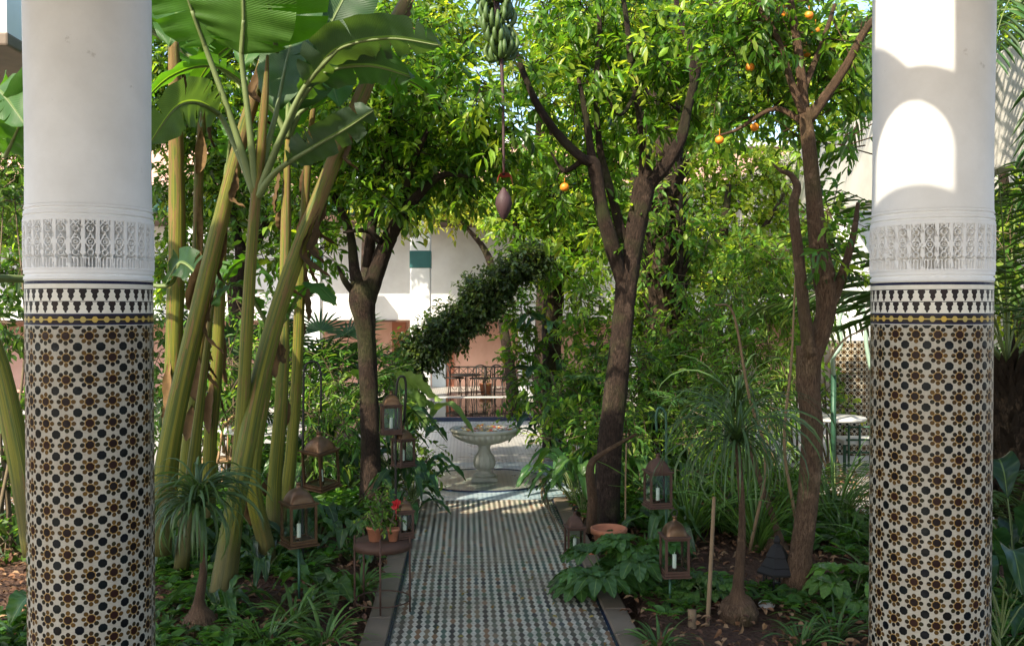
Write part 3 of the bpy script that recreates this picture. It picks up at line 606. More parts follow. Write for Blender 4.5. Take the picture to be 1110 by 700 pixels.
# unseen roof shaped to shade the columns; openings invented to cast the sun patches
RZ=4.3
def onroof(p): 
    s=np.array(SUN); k=(RZ-p[2])/s[2]; q=np.asarray(p)+s*k; return q[:2]
hx=np.array([SUN[0],SUN[1]]); hx/=np.linalg.norm(hx); hy=np.array([-hx[1],hx[0]])   # hx away along sun, hy sideways
def roofhole(zlo,zhi,w0,w1,arch):
    # ray bundle crossing the plane through the column axis
    pts=[]; c=np.array([br[0],br[1]])
    tb_=math.tan(EL)
    def P(s,z): q=c+hy*s+hx*((RZ-z)/tb_); return q
    if arch:
        mid=(w0+w1)/2; h=(w1-w0)/2; pts=[P(w0,zlo),P(w1,zlo)]
        for a in np.linspace(0,np.pi,11): pts.append(P(mid+h*math.cos(a),zhi-h*.9+h*.9*math.sin(a)))
    else:
        pts=[P(w0,zlo+.22),P(w0+.08,zlo+.12),P((w0+w1)/2,zlo+.0),P(w1,zlo),P(w1,zhi),P(w0,zhi)]
    return pts
import bmesh
def find_side():
    # choose sign so w range maps to the camera-left part of the column
    return 1
h1=roofhole(2.30,2.69,-.20,.148,True); h2=roofhole(2.82,3.6,-.21,.148,False)
outer=[(-6,-1.6),(6.4,-1.6),(6.4,4.75),(-6,4.75)]
bm=bmesh.new(); ed=[]
for loop in (outer,h1,h2):
    vs=[bm.verts.new((float(p[0]),float(p[1]),RZ)) for p in loop]
    for q in range(len(vs)): ed.append(bm.edges.new((vs[q],vs[(q+1)%len(vs)])))
res=bmesh.ops.triangle_fill(bm,use_beauty=True,use_dissolve=False,edges=ed)
ext=bmesh.ops.extrude_face_region(bm,geom=bm.faces[:]); 
for e_ in ext['geom']:
    if isinstance(e_,bmesh.types.BMVert): e_.co.z+=.03
bmesh.ops.recalc_face_normals(bm,faces=bm.faces[:])
me=bpy.data.meshes.new('shade_roof'); bm.to_mesh(me); bm.free(); me.materials.append(M['white']); o=bpy.data.objects.new('shade_roof',me); COL.objects.link(o); tag(o,'unseen flat white roof added to shade the two near columns, pierced for the sun patches','roof')
m=MB(); box(m,(-6,4.5,4.331),(6.4,4.75,5.2)); tag(m.build('shade_parapet',M['white'],smooth=False),'unseen white parapet added on the front roof edge to lengthen its shade','parapet')  # unseen parapet, carries the roof's shade further into the garden
UP=np.array([0,0,1.])
# ============================================================ PLANTS
def tree(name,base,label,cat='tree',group=None): return tag(empty(name,base),label,cat,group)
def wp(pts): return [W(*p) for p in pts]
def pb(px,py,d,rp,ry=None,rd=None):
    """crown blob at pixel with radius in pixels -> metres"""
    r=rp/F*d; return (W(px,py,d),(r,(rd if rd else r),(ry/F*d if ry else r)))
ORG=dict(base=(.075,.16,.018),young=(.26,.36,.04))
def roots(m,px,py,d,r,n=6):
    c=W(px,py,d); c[2]=.0
    for q_ in range(n):
        a=q_/n*6.28+rng.random()*.6; o=np.array([math.cos(a),math.sin(a),0]); L=r*(1.6+.9*rng.random()); tube(m,[c+o*r*.2+UP*r*2.2,c+o*r*.75+UP*r*.9,c+o*r*1.3+UP*.02,c+o*L-UP*.06],[r*.28,r*.34,r*.24,r*.08],k=8,noise=.08)
# T1
t=tree('orange_tree',G(401,556),'dark trunked citrus tree left of the path with forked crown near the fountain')
m=MB(); roots(m,401,559,9.1,.12)
d=9.1
tube(m,[W(401,562,9.1),W(402,500,9.1),W(400,430,9.1),W(397,365,9.05),W(393,325,9.0),W(392,305,9)],[0.132,0.092,0.088,0.092,0.132,0.106],k=14,noise=.07)
tube(m,[W(394,335,9),W(406,300,9),W(420,262,8.95),W(432,240,8.9),W(455,210,8.8),W(480,190,8.7),W(510,192,8.6)],[0.097,0.084,0.075,0.062,0.044,0.031,0.013],k=12,noise=.06)
tube(m,[W(392,330,9),W(384,290,9.1),W(380,255,9.2),W(366,220,9.3),W(350,190,9.4),W(340,150,9.4)],[0.079,0.053,0.04,0.035,0.026,0.013],k=10,noise=.05)
tube(m,[W(398,290,9.0),W(404,240,9.0),W(410,200,9.1),W(420,150,9.1),W(425,90,9)],[0.053,0.044,0.04,0.026,0.013],k=10,noise=.05)
tube(m,[W(388,322,9),W(374,305,8.9),W(366,288,8.85)],[0.044,0.031,0.011],k=8); tube(m,[W(434,238,8.9),W(440,205,8.9),W(455,160,8.8),W(480,110,8.7)],[0.044,0.035,0.026,0.011],k=8)
tube(m,[W(412,262,8.9),W(398,250,8.8),W(372,252,8.7)],[0.035,0.026,0.011],k=8)
B=[pb(355,170,9.4,45),pb(400,110,9.2,55),pb(450,90,8.9,50),pb(500,110,8.7,45),pb(535,150,8.8,38),pb(395,185,9.1,42),pb(325,215,9.2,30),pb(470,165,8.8,45),pb(500,190,8.7,30),pb(345,265,9,26,28),pb(425,175,8.9,40),pb(330,130,9.6,40),pb(440,40,9.2,40),pb(365,60,9.6,40),pb(420,222,8.6,28,20),pb(520,95,7.1,20),pb(555,135,7.1,14),pb(505,60,7.6,18),pb(560,70,7.8,16)]
B=[(c_+fw*.22,q_) for c_,q_ in B]; l=MB(); crown(l,m,B,dens=.6,ll=.12,lw=.043,**ORG); m.build('trunk',M['bark'],t); l.build('crown',M['leaf'],t)
# T2
t=tree('orange_tree',G(655,586),'largest citrus tree right of the path with three thick limbs')
m=MB(); roots(m,653,577,8.4,.15)
tube(m,[W(652,592,8.4),W(658,540,8.4),W(662,470,8.4),W(670,400,8.4),W(677,330,8.4),W(681,290,8.4),W(690,245,8.4),W(700,195,8.4)],[0.155,0.12,0.105,0.098,0.095,0.105,0.091,0.095],k=18,noise=.06)
tube(m,[W(678,318,8.4),W(664,268,8.28),W(652,225,8.2),W(644,180,8.15),W(632,172,8.1),W(610,152,8.1),W(585,118,8.0),W(568,80,8),W(555,40,8)],[0.054,0.07,0.059,0.063,0.042,0.039,0.032,0.024,0.014],k=12,noise=.06)
tube(m,[W(644,190,8.15),W(640,160,8.2),W(634,120,8.2),W(627,85,8.2)],[0.05,0.035,0.028,0.018],k=10,noise=.06)
tube(m,[W(682,285,8.4),W(664,215,8.4),W(650,160,8.5),W(646,95,8.5),W(650,40,8.5),W(648,-15,8.5)],[0.05,0.039,0.032,0.027,0.023,0.018],k=10,noise=.05)
tube(m,[W(700,200,8.4),W(698,165,8.4),W(694,130,8.4),W(684,70,8.3),W(679,20,8.3),W(672,-20,8.3)],[0.07,0.042,0.032,0.028,0.024,0.021],k=10,noise=.05)
tube(m,[W(702,200,8.4),W(722,178,8.35),W(738,150,8.3),W(745,120,8.3),W(760,60,8.2),W(775,10,8.1),W(782,-20,8.1)],[0.077,0.063,0.052,0.042,0.035,0.032,0.028],k=12,noise=.06)
tube(m,[W(752,90,8.25),W(748,50,8.2),W(735,15,8.2),W(733,-15,8.2)],[0.035,0.032,0.024,0.021],k=10,noise=.05)
tube(m,[W(765,60,8.2),W(790,35,8.2),W(810,-5,8.2)],[0.021,0.014,0.011],k=8); tube(m,[W(634,172,8.1),W(612,185,8.2),W(597,165,8.3)],[0.028,0.021,0.008],k=8); tube(m,[W(690,100,8.35),W(672,125,8.1),W(655,100,8)],[0.021,0.014,0.007],k=8)
B=[pb(592,60,8.2,28),pb(620,40,8.6,42),pb(655,120,8.8,40),pb(690,60,8.9,48),pb(730,100,8.7,42),pb(612,205,8.6,34),pb(765,30,8.5,45),pb(700,10,8.6,48),pb(640,0,8.3,45),pb(665,170,8.9,30),pb(725,40,8.0,34),pb(775,90,8.5,36),pb(672,235,8.2,18,30),pb(608,110,8.1,28),pb(700,125,7.9,24),pb(590,0,8.3,24),pb(645,75,7.9,25)]
B=[(c_+fw*.35,q_) for c_,q_ in B]; l=MB(); crown(l,m,B,dens=.46,ll=.125,lw=.045,base=(.08,.17,.018),young=(.28,.38,.045),py=.32); m.build('trunk',M['bark'],t); l.build('crown',M['leaf'],t)
def orange(px,py,d,parent,r=.04):
    c=W(px,py,d); m=MB(); a=np.linspace(-np.pi/2,np.pi/2,12); lathe(m,[(r*math.cos(q)+1e-4,r*.95*math.sin(q)) for q in a],c,16); tube(m,[c+[0,0,r*.9],c+[0,0,r+.05]],.003,k=4,spline=False); m.build('orange',M['orange'],parent)
orange(612,203,8.3,t)
# T5
t=tree('orange_tree',G(864,642),'slender citrus tree at right with oranges and a forked trunk beside the small black lantern')
m=MB(); roots(m,863,644,6.6,.095)
tube(m,[W(862,648,6.6),W(868,600,6.6),W(876,540,6.6),W(880,470,6.6),W(876,415,6.6),W(878,375,6.6)],[0.114,0.079,0.075,0.075,0.079,0.088],k=14,noise=.06)
tube(m,[W(876,400,6.6),W(895,340,6.6),W(893,300,6.6),W(886,260,6.6),W(881,200,6.6),W(876,150,6.6),W(872,118,6.6)],[0.07,0.07,0.079,0.062,0.053,0.048,0.044],k=12,noise=.06)
tube(m,[W(878,385,6.55),W(872,340,6.5),W(866,280,6.5),W(860,225,6.5),W(864,203,6.5),W(857,190,6.5),W(846,185,6.5),W(838,178,6.5)],[.05,.04,.037,.034,.028,.02,.012,.005],k=10,noise=.07)
tube(m,[W(893,345,6.6),W(906,315,6.6),W(914,295,6.6),W(925,255,6.6),W(930,220,6.7)],[0.053,0.044,0.031,0.022,0.013],k=9,noise=.06)
tube(m,[W(872,122,6.6),W(858,90,6.6),W(842,40,6.6),W(810,-10,6.6)],[0.044,0.026,0.022,0.018],k=9,noise=.05)
tube(m,[W(872,120,6.6),W(866,60,6.6),W(858,10,6.6),W(850,-30,6.6)],[0.04,0.031,0.026,0.022],k=9,noise=.05)
tube(m,[W(876,130,6.6),W(898,100,6.6),W(918,70,6.6),W(940,30,6.6),W(970,0,6.6)],[0.044,0.035,0.031,0.026,0.018],k=9,noise=.05)
tube(m,[W(870,100,6.6),W(890,50,6.7),W(905,5,6.8)],[0.026,0.019,0.013],k=8)
tube(m,[W(874,135,6.6),W(840,118,6.7),W(800,140,6.8),W(775,148,6.9)],[0.026,0.018,0.012,0.007],k=8)
B=[pb(830,20,6.65,42),pb(890,30,6.65,40),pb(920,80,6.75,30),pb(800,60,6.95,36),pb(850,90,6.85,26),pb(815,115,6.95,24),pb(925,150,6.65,20),pb(915,230,6.8,18,26),pb(925,270,6.7,16,20),pb(900,265,6.5,12,20),pb(870,-5,6.8,38),pb(935,30,6.65,30),pb(780,20,6.95,36),pb(880,130,6.55,20,12),pb(900,120,6.65,16,12)]
B=[(c_+fw*(.35 if i_%3 else -.02),q_) for i_,(c_,q_) in enumerate(B)]; l=MB(); crown(l,m,B,dens=.75,ll=.10,lw=.04,base=(.06,.14,.018),young=(.22,.34,.04),py=.25); m.build('trunk',M['bark2'],t); l.build('crown',M['leaf'],t)
for px,py in ((780,152),(818,138),(877,17),(848,52),(813,73),(874,58),(884,34),(849,16)): orange(px,py,6.7+random.random()*.2,t,.032)
# T3 and the other back trees
def backtree(name,label,bpos,trunks,blobs,cat='tree',bark='bark',leafm='leaf',**k):
    t=tree(name,bpos,label,cat); m=MB()
    for P,r in trunks: tube(m,wp(P),r,k=10,noise=.06)
    l=MB(); crown(l,m,blobs,**k); m.build('trunk',M[bark],t); l.build('crown',M[leafm],t); return t
backtree('orange_tree','round headed citrus tree behind the dark broadleaf shrub right of the fountain',G(600,492),
 [([(600,490,13),(600,430,13),(598,380,13),(600,330,13),(605,290,13),(628,268,13)],[.17,.14,.13,.15,.12,.05]),([(600,340,13),(592,300,13),(570,285,13),(555,270,13)],[.1,.09,.06,.03]),([(612,300,13),(616,260,13.2),(620,210,13.3)],[.07,.06,.02])],
 [pb(600,235,13.2,38),pb(560,205,13,30),pb(640,240,13.2,32),pb(580,270,12.7,24,18),pb(632,285,12.7,24),pb(560,240,12.9,22),pb(615,190,13.4,32),pb(650,190,13.5,28),pb(545,180,13.2,22),pb(600,300,12.4,16,12)],dens=.6,ll=.14,lw=.055,twl=.4,base=(.09,.18,.02),young=(.28,.38,.045),py=.4)
backtree('leafy_tree','sunlit yellow green tree behind the right hand trees',G(780,480),
 [([(770,480,14),(775,380,14),(780,300,14),(790,200,14)],[.12,.1,.09,.04]),([(776,330,14),(740,260,14),(720,200,14)],[.07,.05,.02]),([(778,320,14),(820,260,14),(850,210,14)],[.07,.05,.02])],
 [pb(780,180,14.5,42),pb(730,185,14.5,34),pb(835,190,14.5,38),pb(755,240,14.2,34),pb(815,250,14.2,36),pb(790,290,14,30),pb(860,240,14.5,28),pb(740,300,14,24),pb(840,300,14,22),pb(770,140,15,30),pb(880,190,15,24),pb(710,240,14.5,22),pb(905,215,15,22)],
 dens=.45,ll=.12,lw=.06,twl=.42,leafm='fine',base=(.14,.23,.03),young=(.34,.42,.06),py=.45)
backtree('leafy_tree','yellow green tree over the white facade behind the fountain',G(470,455),
 [([(560,452,18),(545,350,18),(530,280,18),(500,240,18)],[.12,.09,.07,.03])],
 [pb(480,222,18,26,16),pb(520,222,18,24,16),pb(445,228,18.3,20,14),pb(550,205,18,26,18),pb(410,222,18.5,20,16),pb(500,205,18.6,22,12)],dens=.5,ll=.14,lw=.06,twl=.4,leafm='fine',base=(.19,.25,.04),young=(.42,.44,.07),py=.5)
backtree('leafy_tree','dense dark green tree behind the banana stems at left',G(225,500),
 [([(255,500,12.3),(262,400,12.3),(255,320,12.3),(262,280,12.3),(250,220,12.3)],[.14,.11,.1,.09,.03]),([(262,290,12.3),(290,240,12.3),(310,190,12.3)],[.08,.05,.02])],
 [pb(220,120,12.8,50),pb(260,220,12.5,36),pb(200,210,13,36),pb(290,150,12.6,42),pb(310,230,12.4,30),pb(230,270,12.3,22),pb(190,290,12.8,28),pb(290,60,13,50),pb(200,40,13,50),pb(345,110,13,36),pb(245,170,12.7,36),pb(300,275,12.3,20,14),pb(150,100,13,50),pb(10,180,13,45),pb(20,260,12.5,35)],
 dens=.5,ll=.14,lw=.06,twl=.4,base=(.06,.13,.018),young=(.20,.30,.035),py=.3)
backtree('leafy_tree','tall pale green tree filling the sky behind the central crowns',G(700,470),
 [([(705,470,16),(700,330,16),(690,200,16),(690,60,16)],[.2,.16,.14,.06]),([(695,250,16),(640,130,16),(620,40,16)],[.09,.06,.03]),([(695,240,16),(760,120,16),(800,20,16)],[.09,.07,.03])],
 [pb(650,120,16.3,45),pb(700,80,16.6,50),pb(770,110,16.5,45),pb(840,80,16.6,48),pb(730,20,17,50),pb(650,30,17,44),pb(820,10,17,55),pb(900,60,17,48),pb(900,150,17,34)],
 dens=.28,ll=.17,lw=.075,twl=.5,base=(.22,.31,.04),young=(.40,.45,.06),py=.5,leafm='fine')
backtree('leafy_tree','broad green tree above the roof at the upper left of centre',G(400,455),
 [([(398,455,18.5),(398,330,18.5),(405,200,18.5),(430,80,18.5)],[.2,.15,.12,.05])],
 [pb(400,60,18.5,50),pb(450,100,18.5,45),pb(490,40,18.8,28),pb(370,130,18.5,36),pb(430,170,18.5,40),pb(340,60,19,40),pb(490,150,18.6,28),pb(380,20,19,45),pb(460,10,19,40)],
 dens=.33,ll=.18,lw=.08,twl=.5,base=(.11,.19,.025),young=(.30,.38,.045),py=.4)
backtree('leafy_tree','sunlit leafy tree behind the right column at the right edge',G(1090,490),
 [([(1100,480,12.5),(1095,300,12.5),(1085,150,12.5)],[.12,.1,.04])],
 [pb(1090,140,12.6,34),pb(1105,60,12.8,40),pb(1085,230,12.4,30),pb(1110,300,12.4,30),pb(1080,20,13,36),pb(930,120,12.8,30),pb(925,60,13,34),pb(1000,100,13,50)],dens=.45,ll=.14,lw=.06,twl=.4,leafm='fine',base=(.10,.19,.03),young=(.3,.38,.05),py=.4)
# vine clad leaning trunk
t=tree('vine_clad_trunk',G(440,505),'leaning trunk wrapped in dark climbing vine slanting across the white facade')
m=MB(); pth=[(432,470,12),(438,420,12),(450,392,12),(480,365,12),(515,338,12),(545,305,12),(575,282,12)]
tube(m,wp(pth),[.12,.11,.10,.10,.09,.08,.05],k=10,noise=.08)
l=MB(); S_=[(434,440,18),(436,410,22),(448,388,25),(468,371,26),(490,355,26),(510,338,26),(528,318,25),(546,300,22),(566,288,20),(586,280,16),(435,460,16)]
crown(l,m,[pb(a,b,12-.1,c*.8) for a,b,c in S_],dens=4.2,ll=.065,lw=.036,base=(.05,.08,.035),young=(.11,.16,.05),py=.25,twl=.17,kl=8)
m.build('trunk',M['bark'],t); l.build('vine',M['leaf'],t)
# palm trunk T4
t=tree('palm_tree',G(722,500),'shaggy palm trunk covered in old leaf bases behind the large citrus tree')
m=MB(); ax=wp([(722,505,11.5),(722,430,11.5),(722,340,11.5),(721,240,11.5),(722,100,11.5),(724,-40,11.5)]); tube(m,ax,[.2,.2,.2,.22,.2,.2],k=12,noise=.05)
q=MB(); S=catmull(ax,14)
for s_ in S:
    for a in np.linspace(0,6.28,8)[:-1]:
        a+=rng.random(); strap(q,s_+np.array([.16*math.cos(a),.16*math.sin(a),0]),a,.22+.12*rng.random(),.09,1.1,.5*rng.random()-.1,np.array([.16,.10,.055])*(.5+rng.random()),n=4)
m.build('trunk',M['palmbark'],t); q.build('leaf_bases',M['palmbark'],t)
def frond(mb,st,base,az,L,el,droop,ll,lw,C,nl=26,hang=.5):
    h=np.array([math.cos(az),math.sin(az),0.]); n=nl; tt=np.linspace(0,1,n); ang=el-droop*tt; P=[np.asarray(base,float)]
    for i_ in range(1,n): P.append(P[-1]+L/(n-1)*(h*math.cos(ang[i_])+np.array([0,0,math.sin(ang[i_])])))
    P=np.array(P); tube(st,P[::3] if n%3==1 else np.vstack([P[::3],P[-1]]),np.linspace(.012,.003,len(P[::3])+(0 if n%3==1 else 1)),k=4,n=2,c=(.12,.16,.05),cap=False)
    s=np.cross(h,[0,0,1.]); T=unit(np.gradient(P,axis=0)); k0=int(n*.2)
    for sd in (-1,1):
        Pk=P[k0:]; Tk=T[k0:]; f=np.sin(np.pi*np.clip((tt[k0:]-.12)/.95,0.05,1))**.5
        D=unit(Tk*.8+s*sd*.9+np.array([0,0,-hang])*(.3+.7*rng.random((len(Pk),1)))); N=unit(np.array([0,0,1.])+s*sd*-.3+rng.standard_normal((len(Pk),3))*.15)
        leaves(mb,Pk,D,N,ll*f*(.9+.2*rng.random(len(Pk))),lw,colvar(len(Pk),C,.15),curl=.08)
def palmhead(t,c,n,L,ll,lw,C,elr=(0.0,1.3),droop=1.4,name='crown',nl=30,azr=(0,6.28),hang=.5):
    l=MB(); st=MB()
    for i_ in range(n):
        az=azr[0]+(azr[1]-azr[0])*(i_+rng.random()*.7)/n; frond(l,st,c,az,L*(.8+.35*rng.random()),elr[0]+(elr[1]-elr[0])*rng.random(),droop*(.7+.6*rng.random()),ll,lw,C,nl,hang)
    l.build(name,M['strap'],t); st.build('leaf_stalks',M['stalk'],t)
palmhead(t,W(724,-45,11.5),16,1.9,.38,.035,(.07,.13,.03))
# pale tall palm in the top centre and palm at right edge
t=tree('palm_tree',G(600,440),'tall pale palm with fan of fronds against the sky at the top centre')
m=MB(); tube(m,wp([(590,440,19),(592,300,19),(590,180,19),(592,120,19)]),[.22,.2,.2,.2],k=10,noise=.1); m.build('trunk',M['palmbark'],t); palmhead(t,W(592,120,19),22,3.0,.55,.05,(.24,.30,.13),elr=(.5,1.5),droop=.9)
t=tree('palm_tree',G(1100,552),'palm with shaggy fibrous trunk at the right edge behind the column')
m=MB(); ax=wp([(1100,560,7.6),(1098,500,7.6),(1094,440,7.6),(1092,400,7.6)]); tube(m,ax,[.17,.19,.17,.15],k=12,noise=.08); q=MB()
for s_ in catmull(ax,9):
    for a in np.linspace(0,6.28,9)[:-1]:
        a+=rng.random(); strap(q,s_+np.array([.12*math.cos(a),.12*math.sin(a),0]),a,.2+.15*rng.random(),.06,1.2,.9*rng.random()-.1,np.array([.2,.11,.06])*(.5+rng.random()),n=4)
m.build('trunk',M['palmbark'],t); q.build('leaf_bases',M['palmbark'],t); palmhead(t,W(1092,395,7.6),20,2.2,.42,.03,(.07,.13,.03),elr=(.5,1.5),droop=1.0)
t=tree('palm_tree',G(1180,480),'green palm whose long fronds hang in the top right corner')
m=MB(); tube(m,wp([(1185,490,9),(1172,300,9),(1150,60,9)]),[.18,.17,.16],k=10,noise=.08); m.build('trunk',M['palmbark'],t); palmhead(t,W(1145,20,9),34,2.9,.5,.035,(.05,.12,.03),elr=(-.4,1.0),droop=1.6)
# ------------------------------------------------------------ bananas
def tornblade(mb,P,S0,w,C,fold=.25,ntear=4,gap=.02):
    pr=([0,.03,.08,.18,.35,.6,.8,.93,1],[.06,.35,.62,.85,.97,1,.85,.5,.03])
    S_=catmull(P,14); n=len(S_); t=np.linspace(0,1,n); T,_,_=frames(S_); S=unit(S0-T*np.sum(T*S0,axis=1)[:,None]); U=np.cross(S,T); ww=np.interp(t,*pr)*w*.5+.001; ph=rng.random()*6; cc=np.asarray(C)*(1+.06*rng.standard_normal())
    for sd in (-1,1):
        cuts=sorted(set([0,n-1]+[int(x) for x in rng.integers(4,n-4,ntear)])); sv=np.linspace(0,1,8)
        for a,b in zip(cuts[:-1],cuts[1:]):
            if b-a<1: continue
            I=np.arange(a,b+1); q=(I-a)/(b-a)-.5; dr=rng.random()*.05*(1 if ntear else 0); sh=rng.standard_normal()*.5
            V=S_[I][:,None]+S[I][:,None]*(ww[I][:,None]*sv[None]*sd)[...,None]
            g=gap*(1 if ntear else 0); V=V-T[I][:,None]*((q[:,None]*2*g+sh*g*.4)*np.clip(sv[None]-.25,0,1)**1.0)[...,None]*( 1 if b-a<n-1 else 0)
            h=fold*ww[I][:,None]*sv[None]**1.3+.010*np.sin(t[I][:,None]*44+ph+sv[None]*2*sd)*sv[None]+.016*np.sin(t[I][:,None]*9+ph*2+3*sv[None]*sd)*sv[None]-dr*sv[None]**2
            V=V+U[I][:,None]*h[...,None]; m=8; r_=len(I); i=np.arange(r_-1)[:,None]*m; j=np.arange(m-1)[None]
            Q=np.stack([i+j,i+j+1,i+m+j+1,i+m+j],-1).reshape(-1,4)
            if sd<0: Q=Q[:,::-1]
            uv=np.zeros((r_,m,3)); uv[...,0]=sv[None]*.5*sd; uv[...,1]=t[I][:,None]; mb.add(V.reshape(-1,3),Q,uv=uv.reshape(-1,3),c=cc)
def bleaf(l,st,base,pts,side,w,C,tears=0,fold=.25):
    """petiole from base to first point then blade"""
    P=wp(pts) if len(pts[0])==3 and pts[0][0]>3 else pts
    tube(st,[np.asarray(base),(np.asarray(base)+P[0])/2+[0,0,.03],P[0],P[1]],[.03,.022,.018,.012],k=8,c=(.14,.2,.06)); 
    if len(P)>2: tube(st,P,np.linspace(.014,.004,len(P)),k=6)
    tornblade(l,[p+0.012*up for p in P],np.asarray(side,float),w,C,fold=fold,ntear=5)
RT=rt; GB=(.055,.14,.025); GG=(.05,.085,.05); GD=(.03,.075,.02)
def sheaths(t,pts,rad,n,L=.45):
    q=MB(); S=catmull(wp(pts),10)
    for i_ in range(n):
        c=S[rng.integers(len(S))]; a=rng.random()*6.28; o=np.array([math.cos(a),math.sin(a),0]); s0=np.cross(o,UP); LL=L*(.5+rng.random()); c0=c+o*rad*.97
        tn=unit(S[0]-S[-1]); q=MB(); blade(q,[c0,c0+tn*LL*.35+o*.012,c0+tn*LL*.7+o*(.02+.03*rng.random()),c0-UP*LL*.9+o*(.03+.06*rng.random())+s0*.03*rng.standard_normal()],s0,.05+.06*rng.random(),np.array([.20,.12,.05])*(.5+.8*rng.random()),fold=.5,wave=.006,m=5)
        q.build('dry_sheath',M['litterm'],t)
_lt=NT('dry_sheath'); M['litterm']=_lt.done(_lt.pr(_lt.mix(_lt.noise(_lt.obj(),18,4)[0],_lt.attr('tint').outputs['Color'],(.05,.03,.015)),.9,spec=.2))
# banana 1 (left, thick leaning right)
t=tree('banana_plant',G(176,640),'thick yellow banana stem leaning right just beside the left column','banana plant','banana plants left of the path')
m=MB(); tube(m,wp([(172,600,6.9),(178,520,6.9),(192,440,6.9),(215,340,6.9),(240,235,6.9),(262,150,6.9),(286,70,6.9),(300,20,6.9)]),[0.089,0.081,0.075,0.066,0.057,0.051,0.045,0.031],k=16,noise=.03); m.build('stem',M['bstem'],t)
sheaths(t,[(215,340,6.9),(240,235,6.9),(262,150,6.9),(290,60,6.9)],.062,9)
m=MB(); tube(m,wp([(196,620,6.95),(212,480,7.1),(230,330,7.1)]),[0.058,0.042,0.017],k=8); m.build('side_shoot',M['bstem'],t)
l=MB(); s=MB(); b=W(297,30,6.9)
bleaf(l,s,b,[(300,55,6.6),(292,8,6.4),(280,-40,6.2),(270,-95,6.1)],RT+[0,0,0],.85,(.07,.17,.02),0,.1)
bleaf(l,s,b,[(310,20,7.1),(330,-10,7.1),(350,-60,7.1),(365,-110,7.1)],RT,.6,GB)
l.build('leaves',M['banana'],t); s.build('leaf_stalks',M['stalk'],t)
# banana 2: upright green stem with open leaves
t=tree('banana_plant',G(250,640),'upright slender green banana stem with fan of leaf stalks','banana plant','banana plants left of the path')
m=MB(); tube(m,wp([(246,640,6.5),(254,560,6.5),(262,460,6.5),(268,350,6.5),(275,240,6.5),(282,170,6.5),(287,110,6.5),(290,60,6.5)]),[0.066,0.057,0.046,0.043,0.037,0.034,0.026,0.01],k=14,noise=.03); m.build('stem',M['bstem'],t)
l=MB(); s=MB(); b=W(278,215,6.5)
bleaf(l,s,b,[(224,55,6.4),(208,12,6.3),(194,-35,6.2),(184,-90,6.1)],RT*.8+UP*.3,.5,(.06,.15,.02),1)
bleaf(l,s,b,[(262,62,6.4),(264,22,6.3),(262,-40,6.2),(262,-110,6.1)],RT,.72,(.07,.17,.02),0,.08)
bleaf(l,s,b,[(238,125,6.6),(215,112,6.4),(190,118,6.2),(160,160,6.1)],UP*.9+rt*.3,.34,GG,0,.35)
bleaf(l,s,b,[(310,178,6.4),(340,160,6.4),(375,140,6.4),(405,120,6.3)],UP*.8-fw*.5,.26,GG,0,.35)
bleaf(l,s,b,[(320,120,6.7),(350,45,6.8),(380,-15,6.9),(400,-60,7)],RT*.9-UP*.3,.5,GD)
bleaf(l,s,b,[(330,95,6.4),(365,55,6.3),(420,42,6.2),(480,50,6.1)],UP*.6-fw*.7,.36,GG,0,.3)
bleaf(l,s,b,[(325,110,6.5),(350,80,6.5),(400,72,6.4),(450,85,6.4)],UP*.7-fw*.6,.30,(.04,.09,.03),2,.3)
bleaf(l,s,b,[(300,120,6.6),(310,70,6.7),(322,20,6.8),(330,-50,6.9)],RT*.9-fw*.3,.42,(.045,.11,.03))
l.build('leaves',M['banana'],t); s.build('leaf_stalks',M['stalk'],t)
# banana 3: long stem leaning right, carrying the bunch
t=tree('banana_plant',G(240,664),'long banana stem leaning far right and bearing green bananas with a purple flower','banana plant','banana plants left of the path')
m=MB(); tube(m,wp([(236,668,6.3),(246,600,6.35),(262,510,6.4),(282,410,6.6),(310,310,6.8),(350,205,7.0),(385,120,7.1),(420,40,7.2),(450,-20,7.3)]),[0.084,0.072,0.066,0.066,0.063,0.059,0.057,0.054,0.036],k=16,noise=.03); m.build('stem',M['bstem'],t)
sheaths(t,[(330,250,6.9),(350,205,7.0),(385,120,7.1),(440,0,7.2)],.064,7,.4)
m=MB(); tube(m,wp([(450,-20,7.3),(495,-50,7.3),(530,-40,7.3),(540,20,7.3),(545,100,7.3),(546,190,7.3)]),[0.033,0.029,0.025,0.021,0.012,0.01],k=8); m.build('fruit_stalk',M['bract'],t)
fb=MB()
for r_ in range(6):
    c=W(533+r_*2.0,-14+r_*15.5,7.3)
    for q_ in range(13):
        a=q_/13*6.28+r_*.8+.2*rng.standard_normal(); o_=np.array([math.cos(a),math.sin(a),0]); R_=.125-.008*r_+.02*rng.standard_normal(); v_=.03*rng.standard_normal()
        tube(fb,[c+o_*.03,c+o_*R_+UP*(.0+v_),c+o_*(R_+.03)+UP*(.06+v_),c+o_*(R_+.01)+UP*(.13+v_)],[.010,.019,.020,.007],k=6,n=3)
q=fb.build('banana_bunch',M['fruit'],t)
m=MB(); c=W(546,221,7.3); hb=.125; lathe(m,[(.001,-hb),(.028,-hb*.8),(.052,-hb*.4),(.066,0),(.058,hb*.4),(.03,hb*.75),(.01,hb)],c,20); m.build('flower_bud',M['bract'],t)
m=MB(); c=W(547,194,7.3); blade(m,[c-rt*.06-UP*.03,c-rt*.045+UP*.03,c+UP*.045,c+rt*.05+UP*.03,c+rt*.065-UP*.05],-fw+UP*.2,.11,(.4,.05,.03),fold=-.3,wave=0,m=7); m.build('red_bract',M['redbract'],t)
